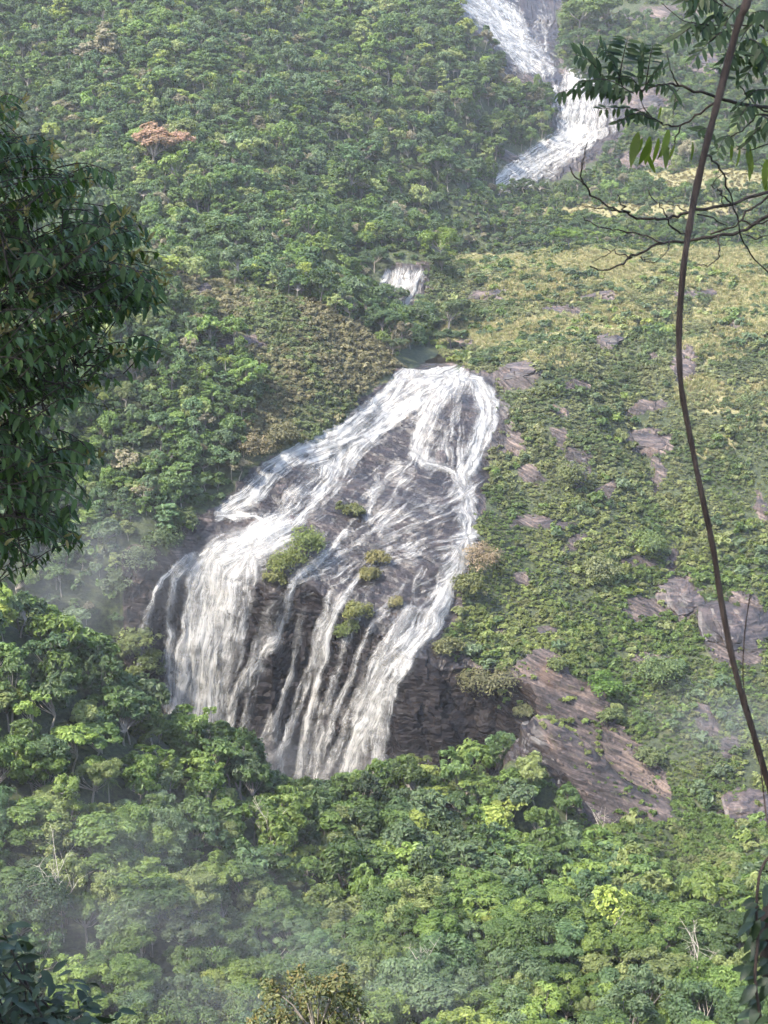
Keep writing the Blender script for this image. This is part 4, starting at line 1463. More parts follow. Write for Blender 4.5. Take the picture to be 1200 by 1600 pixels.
def dead_tree(px_, py_, d0, h_px, label, seed):
    rng = np.random.default_rng(seed)
    P = hit(px_, py_ + h_px * 0.35, d0)
    mpp = np.linalg.norm(P) / FPX
    h = h_px * mpp + 5
    e = empty('dead_tree', P, label, 'tree', 'pale dead trees in the near forest')
    tr, br = Geo(), Geo()
    lean = rng.normal(size=2) * 0.08
    tp = [np.array([lean[0] * q, lean[1] * q, q]) for q in np.linspace(0, h, 6)]
    tr.tube(tp, np.linspace(0.14, 0.04, 6), 6)
    for i in range(11):
        b = tp[2 + i % 4]
        th = rng.random() * 6.283
        L = h * (0.22 + 0.2 * rng.random())
        d = np.array([math.cos(th), math.sin(th), 0.9 + 0.5 * rng.random()])
        p1 = b + d * L * 0.5 + rng.normal(size=3) * 0.15
        p2 = p1 + (d + [0, 0, 0.4]) * L * 0.45
        br.tube([b, p1, p2], [0.06, 0.04, 0.018], 4)
        for k in range(5):
            q = p1 + (p2 - p1) * rng.random()
            br.tube([q, q + rng.normal(size=3) * L * 0.28 + [0, 0, L * 0.2]], [0.025, 0.010], 4)
    obj('trunk', tr.mesh('dead_trunk', M_BARK_PALE, True), e)
    obj('branches', br.mesh('dead_branches', M_BARK_PALE, True), e)


dead_tree(100, 1450, 190, 70, 'pale dead tree with bare branches above the bottom left bush', 31)
dead_tree(655, 1570, 190, 40, 'bare pale branches at the bottom edge right of the reddish treetop', 33)
dead_tree(1085, 1545, 190, 50, 'pale bare tree at the bottom right beside the ivy trunk', 34)
dead_tree(945, 1335, 300, 24, 'thin pale trunk under the striped slab', 35)
dead_tree(425, 1340, 250, 40, 'greyish bare tree in the middle of the near forest', 36)


def palm(px_, py_, d0, h_px, tone, label, seed):
    rng = np.random.default_rng(seed)
    P = hit(px_, py_ + h_px * 0.5, d0)
    mpp = np.linalg.norm(P) / FPX
    h = h_px * mpp + 2.0
    e = empty('palm_tree', P, label, 'palm')
    g, c = Geo(), Geo()
    g.tube([(0, 0, -1), (0.15, 0, h * 0.5), (0.1, 0.1, h)], [0.16, 0.13, 0.11], 7)
    for i in range(16):
        th = i * 2.4 + rng.random()
        d = np.array([math.cos(th), math.sin(th), 0])
        L = 2.6 * (0.8 + 0.4 * rng.random())
        up = 0.9 * rng.random()
        path = np.array([np.array([0.1, 0.1, h]) + d * L * u + np.array([0, 0, L * (up * u - 0.75 * u * u)]) for u in np.linspace(0, 1, 7)])
        c.tube(path, np.linspace(0.04, 0.01, 7), 4)
        sd = np.cross(d, [0, 0, 1])
        for k in range(22):
            u = 0.1 + 0.9 * k / 22
            p = path[0] + d * L * u + np.array([0, 0, L * (up * u - 0.75 * u * u)])
            for sg in (-1, 1):
                w = 0.75 * math.sin(math.pi * (0.15 + 0.8 * u))
                tip = p + sd * sg * w * 0.75 + d * 0.3 * w + np.array([0, 0, -0.4 * w])
                c.add([p - d * 0.05, p + d * 0.05, tip, tip], [(0, 1, 2, 2)], 0, float(np.clip(0.5 + 0.2 * rng.normal(), 0, 1)))
    obj('trunk', g.mesh('palm_trunk', M_BARK, True), e)
    obj('crown', c.mesh('palm_crown', M_LEAF), e, tone=list(tone))


palm(352, 585, 400, 26, (0.17, 0.20, 0.04), 'yellow-green palm in the woods left of the knoll', 61)
palm(1030, 1372, 300, 26, (0.12, 0.17, 0.05), 'small bright palm at the edge of the slope above the near forest', 62)
palm(560, 1440, 220, 36, (0.11, 0.15, 0.05), 'palm rising from the middle of the near forest', 63)
palm(170, 1250, 240, 34, (0.12, 0.16, 0.05), 'palm among the trees of the left spur', 64)

# ------------------------------------------------------------------ foreground plants
M_FG_LEAF = mat_leaf('dark_glossy_leaf', (0.038, 0.066, 0.017), transl=0.25, rough=0.48, spec=0.2, var=0.6)
M_FG_GOLD = mat_leaf('young_golden_leaf', (0.15, 0.125, 0.045), transl=0.4, rough=0.5, var=0.4)
M_BUSH_LEAF = mat_leaf('leathery_leaf', (0.022, 0.036, 0.015), transl=0.12, rough=0.42, spec=0.28, var=0.55)
M_PIN_LEAF = mat_leaf('feathery_leaflet', (0.028, 0.048, 0.014), transl=0.35, rough=0.5, var=0.4)
M_POD = mat_leaf('seed_pod_skin', (0.11, 0.135, 0.022), transl=0.5, rough=0.5, var=0.4)
M_VINE_BARK = mat_bark('reddish_vine_bark', (0.018, 0.012, 0.009), (0.078, 0.055, 0.042), 30.0, 0.15)
M_DARK_BARK = mat_bark('dark_twig_bark', (0.014, 0.010, 0.008), (0.055, 0.042, 0.033), 40.0, 0.3)


def leaf_mesh(name, mats, L=1.0, W=0.34, fold=0.12, curl=0.18, n=5, tint=0.5, mi=0, stalk=0.06):
    """A pointed, folded, curling leaf along +X, its upper face towards +Z."""
    g = Geo()
    V, F = [], []
    for i in range(n + 1):
        u = i / n
        w = W * 0.5 * (math.sin(math.pi * min(1, 0.06 + 0.94 * u ** 0.85)) ** 0.85 if i < n else 0.0)
        z = -curl * u * u * L
        V += [(u * L, -w, z + fold * w * 2), (u * L, 0, z), (u * L, w, z + fold * w * 2)]
    for i in range(n):
        a = 3 * i
        F += [(a, a + 1, a + 4, a + 3), (a + 1, a + 2, a + 5, a + 4)]
    g.add(np.array(V) + np.array([stalk, 0, 0]), F, mi, tint)
    return g


def frame_from(d, up):
    d = d / (np.linalg.norm(d) + 1e-9)
    s = np.cross(up, d)
    s /= np.linalg.norm(s) + 1e-9
    n = np.cross(d, s)
    return np.stack([d, s, n], 1)          # columns: x, y, z axes


def place(g_src, R, P, scale):
    V = np.concatenate(g_src.v) * scale
    return V @ R.T + P, np.concatenate(g_src.f)


def mat4(R, P, s):
    m = Matrix.Identity(4)
    for i in range(3):
        for j in range(3):
            m[i][j] = float(R[i, j] * s)
        m[i][3] = float(P[i])
    return m


def smooth_path(pts, k=6):
    """Catmull-Rom through the points."""
    pts = np.asarray(pts, float)
    Q = np.concatenate([2 * pts[:1] - pts[1:2], pts, 2 * pts[-1:] - pts[-2:-1]])
    out = []
    for i in range(1, len(Q) - 2):
        p0, p1, p2, p3 = Q[i - 1:i + 3]
        for t_ in np.linspace(0, 1, k, endpoint=False):
            out.append(0.5 * (2 * p1 + (p2 - p0) * t_ + (2 * p0 - 5 * p1 + 4 * p2 - p3) * t_ ** 2 + (3 * p1 - p0 - 3 * p2 + p3) * t_ ** 3))
    out.append(pts[-1])
    return np.array(out)


def gz(x_, y_):
    return float(height(np.array([float(x_)]), np.array([float(y_)]))[0])


# ---- leafy tree at the left edge
rng = np.random.default_rng(77)
OUT = [(-330, 120), (-60, 130), (15, 150), (45, 145), (60, 200), (95, 215), (130, 265), (185, 268), (195, 320), (235, 360), (255, 420), (268, 470), (255, 520), (262, 545), (215, 570),
       (180, 590), (185, 640), (160, 660), (150, 690), (165, 725), (120, 745), (150, 790), (175, 800), (130, 835), (125, 860), (60, 850), (70, 905), (45, 890), (10, 860), (-60, 880), (-330, 900)]
GAPS = [(110, 240, 20, 16), (160, 310, 22, 10), (225, 395, 16, 8), (200, 500, 25, 8), (235, 560, 20, 8), (30, 250, 12, 14), (150, 430, 14, 8), (120, 640, 55, 18), (60, 625, 25, 14), (100, 700, 50, 10), (120, 770, 45, 9), (35, 815, 14, 28), (70, 855, 40, 8), (190, 610, 40, 16), (60, 290, 10, 10)]
bx, by = -4.2, 10.6
base = np.array([bx, by, gz(bx, by)])
ltree = empty('leafy_tree', base, 'dark glossy-leaved tree filling the left edge, close to the viewer', 'tree')
wood, twig = Geo(), Geo()
topz = 0.9
tpath = [np.array([bx + 0.35 * math.sin(q * 2.2), by - 0.2 * q, base[2] - 0.4 + (topz - base[2] + 0.4) * q]) for q in np.linspace(0, 1, 12)]
wood.tube(tpath - base, np.linspace(0.17, 0.05, 12), 8)
limbs = []
for tx, ty in [(40, 190), (90, 260), (160, 330), (210, 400), (225, 470), (215, 530), (150, 580), (120, 655), (110, 730), (130, 800), (40, 850), (-40, 300), (-40, 420), (-40, 560), (-40, 700), (20, 500), (20, 380)]:
    d = 10 + rng.normal() * 0.55
    tip = at(tx, ty, d)
    q = np.clip((tip[2] - 0.5 - base[2]) / (topz - base[2]), 0.1, 0.97)
    k = int(q * 11)
    st = np.array(tpath[k])
    mid = (st + tip) / 2 + np.array([0, rng.normal() * 0.15, -0.10 + 0.1 * rng.normal()])
    pp = smooth_path([st, mid, tip], 7)
    pp = pp[:int(len(pp) * 0.8)]
    wood.tube(pp - base, np.linspace(0.024, 0.005, len(pp)), 6)
    limbs.append(pp)
LN = np.concatenate(limbs)
leafA = leaf_mesh('leaf', None, 1.0, 0.31)
leaves = []       # R, P, size, gold
cnt = 0
while cnt < 1080:
    a, b = rng.uniform(-200, 262), rng.uniform(150, 905)
    if not inside(OUT, np.array([a]), np.array([b]))[0]:
        continue
    if any(((a - g[0]) / g[2]) ** 2 + ((b - g[1]) / g[3]) ** 2 < 1 for g in GAPS):
        continue
    if a < 0 and rng.random() < 0.45:
        continue
    if float(noise(a / 70.0 + 0.35 * b / 24.0, b / 24.0, 2.0)) < -0.34 + 0.26 * (a > 90):
        continue
    cnt += 1
    d = 10.1 + rng.normal() * 0.65
    P = at(a, b, d)
    edge = smooth(-150, 200, a)
    dr_ = np.array([0.9 + 0.2 * rng.normal(), 0.55 * rng.normal() - 0.25, 0.30 * rng.normal() + (0.28 if b < 560 else -0.02)])
    dr_ /= np.linalg.norm(dr_)
    L = 0.30 + 0.22 * rng.random()
    tipP = P
    st = tipP - dr_ * L
    sag = np.array([0, 0, 0.04])
    path = np.array([st, (st + tipP) / 2 + sag, tipP])
    path = smooth_path(path, 5)
    twig.tube(path - base, np.linspace(0.005, 0.002, len(path)), 4)
    nearest = LN[np.argmin(((LN - st) ** 2).sum(1))]
    if np.linalg.norm(nearest - st) < 0.6:
        twig.tube(np.array([nearest, (nearest + st) / 2 - sag, st]) - base, [0.006, 0.004, 0.003], 4, cap=False)
    if a > -60 and rng.random() < (0.30 if b < 560 else 0.06):
        for i in range(4):
            ld = dr_ * 0.5 + np.array([0, 0, 0.55]) + rng.normal(size=3) * 0.35
            leaves.append((frame_from(ld, np.array([0, -1, 0.4]) + rng.normal(size=3) * 0.3), tipP + rng.normal(size=3) * 0.008, 0.055 * (0.6 + 0.7 * rng.random()), True, a))
    nl = int(9 + 5 * rng.random())
    side = np.cross(dr_, [0, 0, 1])
    side /= np.linalg.norm(side)
    for i in range(nl):
        u = (i + 0.5) / nl
        p = path[min(len(path) - 1, int(u * len(path)))]
        sgn = 1 if i % 2 else -1
        ld = dr_ * 0.50 + side * sgn * 0.62 + np.array([0, 0, -0.55 - 0.35 * rng.random()]) + rng.normal(size=3) * 0.13
        up = np.array([0, 0, 1]) + dr_ * 0.6 + rng.normal(size=3) * 0.25
        gold = (u > 0.8) and (rng.random() < (0.30 if b < 560 else 0.08))
        s = (0.100 - 0.03 * abs(u - 0.4)) * (0.8 + 0.4 * rng.random()) * (0.55 if gold else 1)
        leaves.append((frame_from(ld, up), p, s, gold, a))
obj('trunk', wood.mesh('trunk', M_DARK_BARK, True), ltree)
obj('twigs', twig.mesh('twigs', M_DARK_BARK, True), ltree)
LEAFM = [leaf_mesh('l', None, 1.0, 0.32 + 0.03 * i, 0.10 + 0.05 * i, 0.10 + 0.07 * i, tint=0.3 + 0.2 * i).mesh('leaf', M_FG_LEAF, True) for i in range(3)]
order = sorted(range(len(leaves)), key=lambda i: -leaves[i][4] + 1000 * leaves[i][3])
own = set(order[:280])
rest_g = Geo()
for i, (R, P, s, gold, a) in enumerate(leaves):
    if i in own:
        o = obj('leaf', LEAFM[i % 3], ltree)
        o.matrix_local = mat4(R, P - base, s)
    else:
        V, F = place(leafA, R, P - base, s)
        rest_g.add(V, F, 1 if gold else 0, float(np.clip(0.5 + 0.2 * rng.normal(), 0, 1)))
obj('foliage', rest_g.mesh('foliage', [M_FG_LEAF, M_FG_GOLD], True), ltree, kind='stuff')

# ---- slender leaning trunk at the right
STEM = [(1240, -220, 5.4), (1200, -110, 5.3), (1168, 0, 5.2), (1156, 30, 5.2), (1143, 75, 5.2), (1121, 160, 5.15), (1101, 238, 5.1), (1087, 300, 5.1), (1077, 356, 5.05), (1067, 428, 5.0),
        (1061, 520, 5.0), (1064, 600, 4.95), (1077, 675, 4.95), (1096, 770, 4.9), (1114, 855, 4.9), (1128, 945, 4.9), (1148, 1045, 4.9), (1174, 1135, 4.9), (1204, 1235, 4.95), (1240, 1340, 5.0), (1290, 1480, 5.1)]
sp = [at(a, b, d) for a, b, d in STEM]
bx, by = sp[-1][0] + 0.25, sp[-1][1] + 0.1
base = np.array([bx, by, gz(bx, by)])
sp.append(np.array([bx, by, base[2] - 0.2]))
pp = smooth_path(sp, 6)
rr = np.interp(np.arange(len(pp)), [0, 18, 42, 66, 96, len(pp)], [0.020, 0.0185, 0.0165, 0.0135, 0.0145, 0.024])
rr = 0.66 * rr * (1 + 0.12 * noise(np.arange(len(pp)) * 0.5, 0.0) + 0.10 * noise(np.arange(len(pp)) * 1.3, 4.0))
g = Geo()
g.tube(pp - base, rr, 10)
stem = obj('leaning_trunk', g.mesh('leaning_trunk', M_VINE_BARK, True), loc=base, label='long slender brown trunk curving down the right side, very close', category='tree')


def polyline(g, pts, base, r0, r1, sides=6, k=4, wob=0.0, seed=0):
    r_ = np.random.default_rng(seed)
    P = smooth_path([at(a, b, d) for a, b, d in pts], k)
    if wob:
        P[1:-1] += r_.normal(size=P[1:-1].shape) * wob
    g.tube(P - base, np.linspace(r0, r1, len(P)), sides)
    return P


# ---- bare branches reaching in from the right
bx, by = 2.35, 6.4
base = np.array([bx, by, gz(bx, by)])
btree = empty('bare_tree', base, 'leafless dark twigs reaching in from the right above the slope', 'tree')
g = Geo()
g.tube(np.array([[bx, by, base[2] - 0.2], [bx + 0.05, by, -2.2], [bx - 0.05, by + 0.1, -1.0], [bx + 0.1, by, 0.4]]) - base, [0.07, 0.06, 0.05, 0.02], 8)
obj('trunk', g.mesh('trunk', M_DARK_BARK, True), btree)
BR = [
    ([(1480, 330, 6.4), (1320, 300, 6.3), (1200, 300, 6.2), (1143, 320, 6.1), (1087, 330, 6.0), (1058, 338, 6.0), (1030, 344, 5.9), (996, 340, 5.9), (959, 326, 5.8), (931, 309, 5.8), (911, 289, 5.7), (891, 261, 5.7)], 0.013, 0.004),
    ([(911, 289, 5.7), (909, 263, 5.65), (918, 222, 5.6)], 0.005, 0.003),
    ([(965, 329, 5.8), (930, 325, 5.9), (902, 320, 5.9)], 0.004, 0.002),
    ([(982, 335, 5.85), (972, 322, 5.8), (965, 304, 5.75)], 0.005, 0.003),
    ([(1480, 340, 6.4), (1320, 320, 6.4), (1200, 338, 6.35), (1157, 362, 6.3), (1100, 371, 6.2), (1058, 378, 6.2), (1030, 381, 6.1), (987, 402, 6.1), (965, 416, 6.0), (942, 423, 6.0), (922, 416, 5.9)], 0.014, 0.004),
    ([(1035, 380, 6.1), (1002, 366, 6.15), (965, 358, 6.2), (936, 354, 6.2), (911, 338, 6.2)], 0.006, 0.003),
    ([(987, 402, 6.1), (968, 397, 6.15), (950, 390, 6.2), (935, 388, 6.2)], 0.005, 0.002),
    ([(955, 394, 6.2), (940, 402, 6.2), (922, 408, 6.2)], 0.003, 0.002),
    ([(1072, 365, 6.2), (1047, 354, 6.1), (1041, 338, 6.05), (1028, 318, 6.0), (1013, 297, 6.0)], 0.006, 0.003),
    ([(1123, 368, 6.2), (1124, 395, 6.1), (1120, 408, 6.1), (1100, 414, 6.05), (1084, 415, 6.0)], 0.006, 0.002),
    ([(1047, 378, 6.1), (1040, 395, 6.0), (1020, 412, 6.0)], 0.004, 0.002),
    ([(1000, 402, 6.1), (1010, 408, 6.1), (1024, 410, 6.1)], 0.005, 0.003),
    ([(1075, 332, 6.05), (1058, 322, 6.1), (1042, 314, 6.1)], 0.004, 0.002),
    ([(1320, 260, 6.3), (1240, 285, 6.3), (1200, 309, 6.3), (1165, 332, 6.25), (1150, 352, 6.2), (1110, 366, 6.2)], 0.010, 0.005),
    ([(1098, 238, 5.2), (1115, 250, 5.4), (1130, 272, 5.6), (1143, 311, 5.8), (1157, 368, 5.9), (1180, 405, 6.0), (1215, 440, 6.0)], 0.006, 0.004),
    ([(1143, 318, 6.1), (1125, 300, 6.0), (1114, 290, 6.0), (1122, 275, 6.0), (1150, 265, 6.0)], 0.005, 0.002),
    ([(1166, 368, 6.2), (1185, 372, 6.2), (1210, 362, 6.2)], 0.005, 0.003),
    ([(1130, 322, 6.1), (1128, 308, 6.0), (1127, 297, 6.0)], 0.004, 0.002),
    ([(1090, 335, 6.0), (1110, 342, 6.1), (1135, 352, 6.2)], 0.005, 0.003),
    ([(1160, 345, 6.2), (1190, 350, 6.2), (1230, 330, 6.2)], 0.006, 0.004),
]
for i, (line, r0, r1) in enumerate(BR):
    g = Geo()
    polyline(g, line, base, r0 * 0.62, r1 * 0.62, 6, 4, 0.004, i)
    obj('branch', g.mesh('branch', M_DARK_BARK, True), btree)

# ---- feathery-leaved tree, upper right
bx, by = 2.6, 7.4
base = np.array([bx, by, gz(bx, by)])
ftree = empty('feathery_tree', base, 'tree with feathery compound leaves and hanging green pods, upper right', 'tree')
g = Geo()
g.tube(np.array([[bx, by, base[2] - 0.2], [bx + 0.1, by, -2.0], [bx, by - 0.2, -0.6], [bx - 0.1, by - 0.3, 0.8]]) - base, [0.09, 0.08, 0.06, 0.03], 8)
obj('trunk', g.mesh('trunk', M_DARK_BARK, True), ftree)
FB = [
    ([(1470, 215, 7.2), (1320, 180, 7.0), (1200, 168, 6.9), (1143, 159, 6.8), (1115, 150, 6.8), (1087, 142, 6.7), (1058, 132, 6.7), (1036, 132, 6.6), (1002, 140, 6.6), (975, 144, 6.6), (945, 140, 6.5)], 0.012, 0.003),
    ([(1118, 160, 6.8), (1087, 181, 6.8), (1064, 195, 6.8), (1044, 196, 6.8), (1019, 184, 6.7), (1002, 159, 6.7)], 0.007, 0.003),
    ([(1064, 195, 6.8), (1056, 215, 6.8), (1054, 225, 6.8)], 0.005, 0.003),
    ([(1060, 133, 6.7), (1050, 115, 6.6), (1042, 84, 6.6)], 0.005, 0.002),
    ([(1300, 90, 7.0), (1220, 60, 6.9), (1160, 20, 6.8), (1130, 5, 6.8), (1110, -15, 6.8)], 0.008, 0.003),
    ([(1170, 40, 6.8), (1110, 38, 6.8), (1070, 32, 6.7), (1033, 4, 6.7)], 0.004, 0.002),
    ([(1250, 200, 6.9), (1190, 178, 6.8), (1165, 200, 6.8), (1140, 215, 6.8), (1118, 220, 6.8)], 0.006, 0.003),
    ([(1200, 175, 6.9), (1178, 160, 6.9), (1160, 140, 6.8), (1152, 125, 6.8)], 0.005, 0.002),
    ([(1062, 138, 6.7), (1055, 145, 6.7), (1053, 165, 6.7), (1052, 185, 6.7)], 0.003, 0.002),
    ([(1200, 225, 6.8), (1170, 235, 6.8), (1150, 228, 6.8)], 0.004, 0.002),
]
for i, (line, r0, r1) in enumerate(FB):
    g = Geo()
    polyline(g, line, base, r0 * 0.75, r1 * 0.75, 6, 4, 0.003, 40 + i)
    obj('branch', g.mesh('branch', M_DARK_BARK, True), ftree)
LEAFLET = [leaf_mesh('x', None, 1.0, 0.33, 0.08, 0.12, 4, 0.25 + 0.25 * i).mesh('leaflet', M_PIN_LEAF, True) for i in range(3)]
# base px, tip px, depth, leaflet pairs, leaflet length (m), hang: how far leaflets drop instead of spreading in the leaf plane
FRONDS = [
    ((975, 142), (935, 70), 6.55, 9, 0.055, 0.1), ((990, 146), (900, 128), 6.45, 9, 0.058, 0.6), ((1000, 138), (1000, 78), 6.55, 8, 0.055, 0.1), ((1020, 186), (962, 192), 6.65, 7, 0.052, 0.5), ((1135, 20), (1095, 50), 6.75, 7, 0.06, 0.5), ((1165, 5), (1120, 60), 6.75, 7, 0.06, 0.4),
    ((982, 144), (868, 146), 6.5, 10, 0.062, 0.8), ((966, 130), (981, 60), 6.5, 9, 0.070, 0.0), ((950, 138), (898, 84), 6.5, 7, 0.072, 0.0), ((1008, 138), (1020, 68), 6.6, 9, 0.050, 0.1),
    ((1035, 192), (934, 170), 6.7, 10, 0.052, 0.3), ((1000, 150), (1040, 105), 6.6, 6, 0.05, 0.1), ((1003, 142), (960, 122), 6.6, 6, 0.055, 0.4),
    ((1120, 40), (1050, 64), 6.7, 7, 0.075, 0.3), ((1130, 10), (1065, 2), 6.7, 8, 0.070, 0.4), ((1150, 45), (1085, 90), 6.7, 7, 0.070, 0.3), ((1120, -10), (1060, -25), 6.7, 7, 0.07, 0.5),
    ((1165, 60), (1200, 100), 6.8, 6, 0.07, 0.4), ((1175, 20), (1215, 40), 6.8, 6, 0.08, 0.3), ((1118, 220), (1088, 205), 6.8, 5, 0.055, 0.3), ((1140, 212), (1120, 240), 6.8, 5, 0.055, 0.3),
    ((1185, 30), (1140, 95), 6.85, 7, 0.06, 0.3), ((1205, 70), (1160, 130), 6.85, 7, 0.06, 0.4), ((1200, 140), (1150, 170), 6.9, 7, 0.055, 0.4), ((1205, 195), (1165, 225), 6.85, 6, 0.06, 0.5), ((1100, 0), (1078, 40), 6.7, 6, 0.06, 0.3), ((1028, 132), (1060, 160), 6.6, 5, 0.05, 0.5),
    ((1178, 165), (1150, 195), 6.8, 6, 0.06, 0.4), ((1190, 180), (1215, 225), 6.8, 6, 0.06, 0.4), ((1152, 128), (1140, 88), 6.8, 6, 0.055, 0.2), ((1160, 90), (1120, 108), 6.8, 6, 0.055, 0.4), ((1195, 120), (1165, 85), 6.8, 6, 0.06, 0.3),
]
li = 0
for (a, b, d, npair, L, hang) in FRONDS:
    p0, p1 = at(*a, d), at(*b, d - 0.15)
    mid = (p0 + p1) / 2 + np.array([0, -0.02, 0.03])
    path = smooth_path([p0, mid, p1], 8)
    g = Geo()
    g.tube(path - base, np.linspace(0.0028, 0.0012, len(path)), 4)
    fr = obj('frond', g.mesh('frond', M_DARK_BARK, True), ftree)
    ax = (p1 - p0) / np.linalg.norm(p1 - p0)
    view = np.array([0.0, -0.75, 0.66])
    side = np.cross(ax, view)
    side /= np.linalg.norm(side)
    for k in range(npair):
        u = 0.12 + 0.86 * k / (npair - 1)
        p = path[min(len(path) - 1, int(u * (len(path) - 1)))]
        for sgn in (-1, 1):
            sd = side * sgn
            ld = ax * 0.45 + sd * (1 - 0.6 * hang) + np.array([0, 0, -1.0]) * (0.25 + hang) + rng.normal(size=3) * 0.10
            s = 1.05 * L * (1.0 - 0.45 * abs(u - 0.45)) * (0.88 + 0.24 * rng.random())
            o = obj('leaflet', LEAFLET[li % 3], fr)
            o.matrix_local = mat4(frame_from(ld, view + rng.normal(size=3) * 0.25), p - base, s)
            li += 1
PODM = [leaf_mesh('x', None, 1.0, 0.26, 0.15, 0.04, 5, 0.3 + 0.3 * i).mesh('seed_pod', M_POD, True) for i in range(2)]
for i, (a, b, L, d) in enumerate([(995, 205, 52, 6.7), (1016, 208, 50, 6.75), (1022, 212, 42, 6.7), (1030, 205, 40, 6.8), (1037, 215, 45, 6.7), (1046, 200, 38, 6.7), (1052, 215, 38, 6.75), (1062, 222, 36, 6.7),
                                  (1072, 212, 30, 6.7), (1020, 163, 20, 6.7), (1140, 222, 26, 6.8), (1155, 225, 30, 6.8), (1168, 230, 36, 6.8), (1180, 258, 32, 6.8), (1192, 270, 40, 6.8), (1180, 95, 42, 6.8), (1188, 60, 40, 6.8),
                                  (1195, 240, 40, 6.8), (1172, 215, 30, 6.8), (1003, 205, 30, 6.7), (1010, 228, 36, 6.8)]):
    p = at(a, b, d)
    o = obj('seed_pod', PODM[i % 2], ftree)
    ld = np.array([0.2 * rng.normal(), 0.25 * rng.normal(), -1.0])
    o.matrix_local = mat4(frame_from(ld, np.array([0.8 * rng.normal(), -1, 0.2])), p + rng.normal(size=3) * 0.012 - base, 1.05 * (0.8 + 0.35 * rng.random()) * L * d / FPX)

# ---- ivy-clad trunk, bottom right
bx, by = at(1262, 1600, 4.6)[0], 4.6
base = np.array([bx, by, gz(bx, by)])
ivy = empty('ivy_clad_trunk', base, 'dark trunk wrapped in big climbing leaves, bottom right corner', 'tree')
g = Geo()
tp = smooth_path([np.array([bx, by, base[2] - 0.2]), at(1255, 1600, 4.6), at(1228, 1520, 4.6), at(1222, 1450, 4.6), at(1236, 1390, 4.65), at(1290, 1250, 4.8), at(1330, 1000, 5.0)], 5)
g.tube(tp - base, np.linspace(0.085, 0.06, len(tp)), 10)
obj('trunk', g.mesh('trunk', M_DARK_BARK, True), ivy)
g = Geo()
polyline(g, [(1215, 1325, 4.5), (1196, 1346, 4.5), (1186, 1372, 4.48), (1182, 1420, 4.46), (1184, 1470, 4.45), (1180, 1530, 4.45), (1190, 1600, 4.45)], base, 0.004, 0.006, 6)
obj('vine_stem', g.mesh('vine_stem', M_VINE_BARK, True), ivy)
g = Geo()
polyline(g, [(1172, 930, 4.85), (1164, 985, 4.85), (1161, 1060, 4.85), (1170, 1110, 4.85)], base, 0.002, 0.002, 5)
polyline(g, [(1186, 1180, 4.85), (1192, 1230, 4.8), (1200, 1290, 4.7), (1215, 1325, 4.5)], base, 0.002, 0.003, 5)
obj('vine_stem', g.mesh('vine_stem', M_VINE_BARK, True), ivy)
BIG = [leaf_mesh('x', None, 1.0, 0.46, 0.12, 0.30 + 0.1 * i, 6, 0.3 + 0.2 * i).mesh('leaf', M_BUSH_LEAF, True) for i in range(3)]
for i in range(84):
    a, b = rng.uniform(1172, 1262), rng.uniform(1400, 1640)
    if i < 12:
        a, b = [(1185, 1412), (1190, 1418), (1180, 1425), (1195, 1440), (1186, 1500), (1180, 1505), (1178, 1545), (1185, 1560), (1180, 1580), (1190, 1520), (1198, 1425), (1200, 1380)][i]
    p = at(a, b, 4.42 + 0.12 * rng.random())
    ld = np.array([-0.8 + 0.5 * rng.normal(), -0.3 + 0.3 * rng.normal(), -0.45 + 0.25 * rng.normal()])
    o = obj('leaf', BIG[i % 3], ivy)
    o.matrix_local = mat4(frame_from(ld, np.array([-0.2, -0.5, 1]) + rng.normal(size=3) * 0.3), p - base, 0.066 * (0.6 + 0.6 * rng.random()))

# ---- leathery bush, bottom left
bx, by = at(60, 1600, 6.0)[0], 6.1
base = np.array([bx, by, gz(bx, by)])
bush = empty('leathery_bush', base, 'dark bush with leathery leaves in the bottom left corner', 'shrub')
g = Geo()
BUSH_OUT = [(-120, 1470), (0, 1450), (25, 1462), (60, 1480), (85, 1500), (125, 1515), (140, 1530), (162, 1548), (150, 1575), (165, 1620), (165, 1700), (-120, 1700)]
tips = []
while len(tips) < 120:
    a, b = rng.uniform(-110, 165), rng.uniform(1455, 1690)
    if inside(BUSH_OUT, np.array([a]), np.array([b]))[0]:
        tips.append(at(a, b, 6.0 + 0.35 * rng.normal()))
lv = []
for i, p in enumerate(tips):
    mid = (p + base) / 2 + np.array([rng.normal() * 0.1, rng.normal() * 0.1, 0.1])
    if i % 2 == 0:
        g.tube(smooth_path([base + rng.normal(size=3) * 0.05, mid, p], 4) - base, np.linspace(0.012, 0.003, 9), 4)
    for k in range(7):
        th = rng.random() * 6.283
        ld = np.array([math.cos(th), math.sin(th), 0.35 * rng.normal() - 0.1])
        q = p + rng.normal(size=3) * 0.045
        lv.append((frame_from(ld, np.array([0, -0.15, 1]) + rng.normal(size=3) * 0.35), q, 0.085 * (0.65 + 0.6 * rng.random())))
obj('stems', g.mesh('stems', M_DARK_BARK, True), bush)
BL = [leaf_mesh('x', None, 1.0, 0.42, 0.14, 0.15 + 0.1 * i, 5, 0.25 + 0.25 * i) for i in range(3)]
BLM = [q.mesh('leaf', M_BUSH_LEAF, True) for q in BL]
pq = [project(q[1])[1] for q in lv]
order = sorted(range(len(lv)), key=lambda i: pq[i])
own = set(order[:270])
rest_g = Geo()
for i, (R, P, s) in enumerate(lv):
    if i in own:
        o = obj('leaf', BLM[i % 3], bush)
        o.matrix_local = mat4(R, P - base, s)
    else:
        V, F = place(BL[i % 3], R, P - base, s)
        rest_g.add(V, F, 0, float(np.clip(0.5 + 0.25 * rng.normal(), 0, 1)))
obj('foliage', rest_g.mesh('foliage', M_BUSH_LEAF, True), bush, kind='stuff')

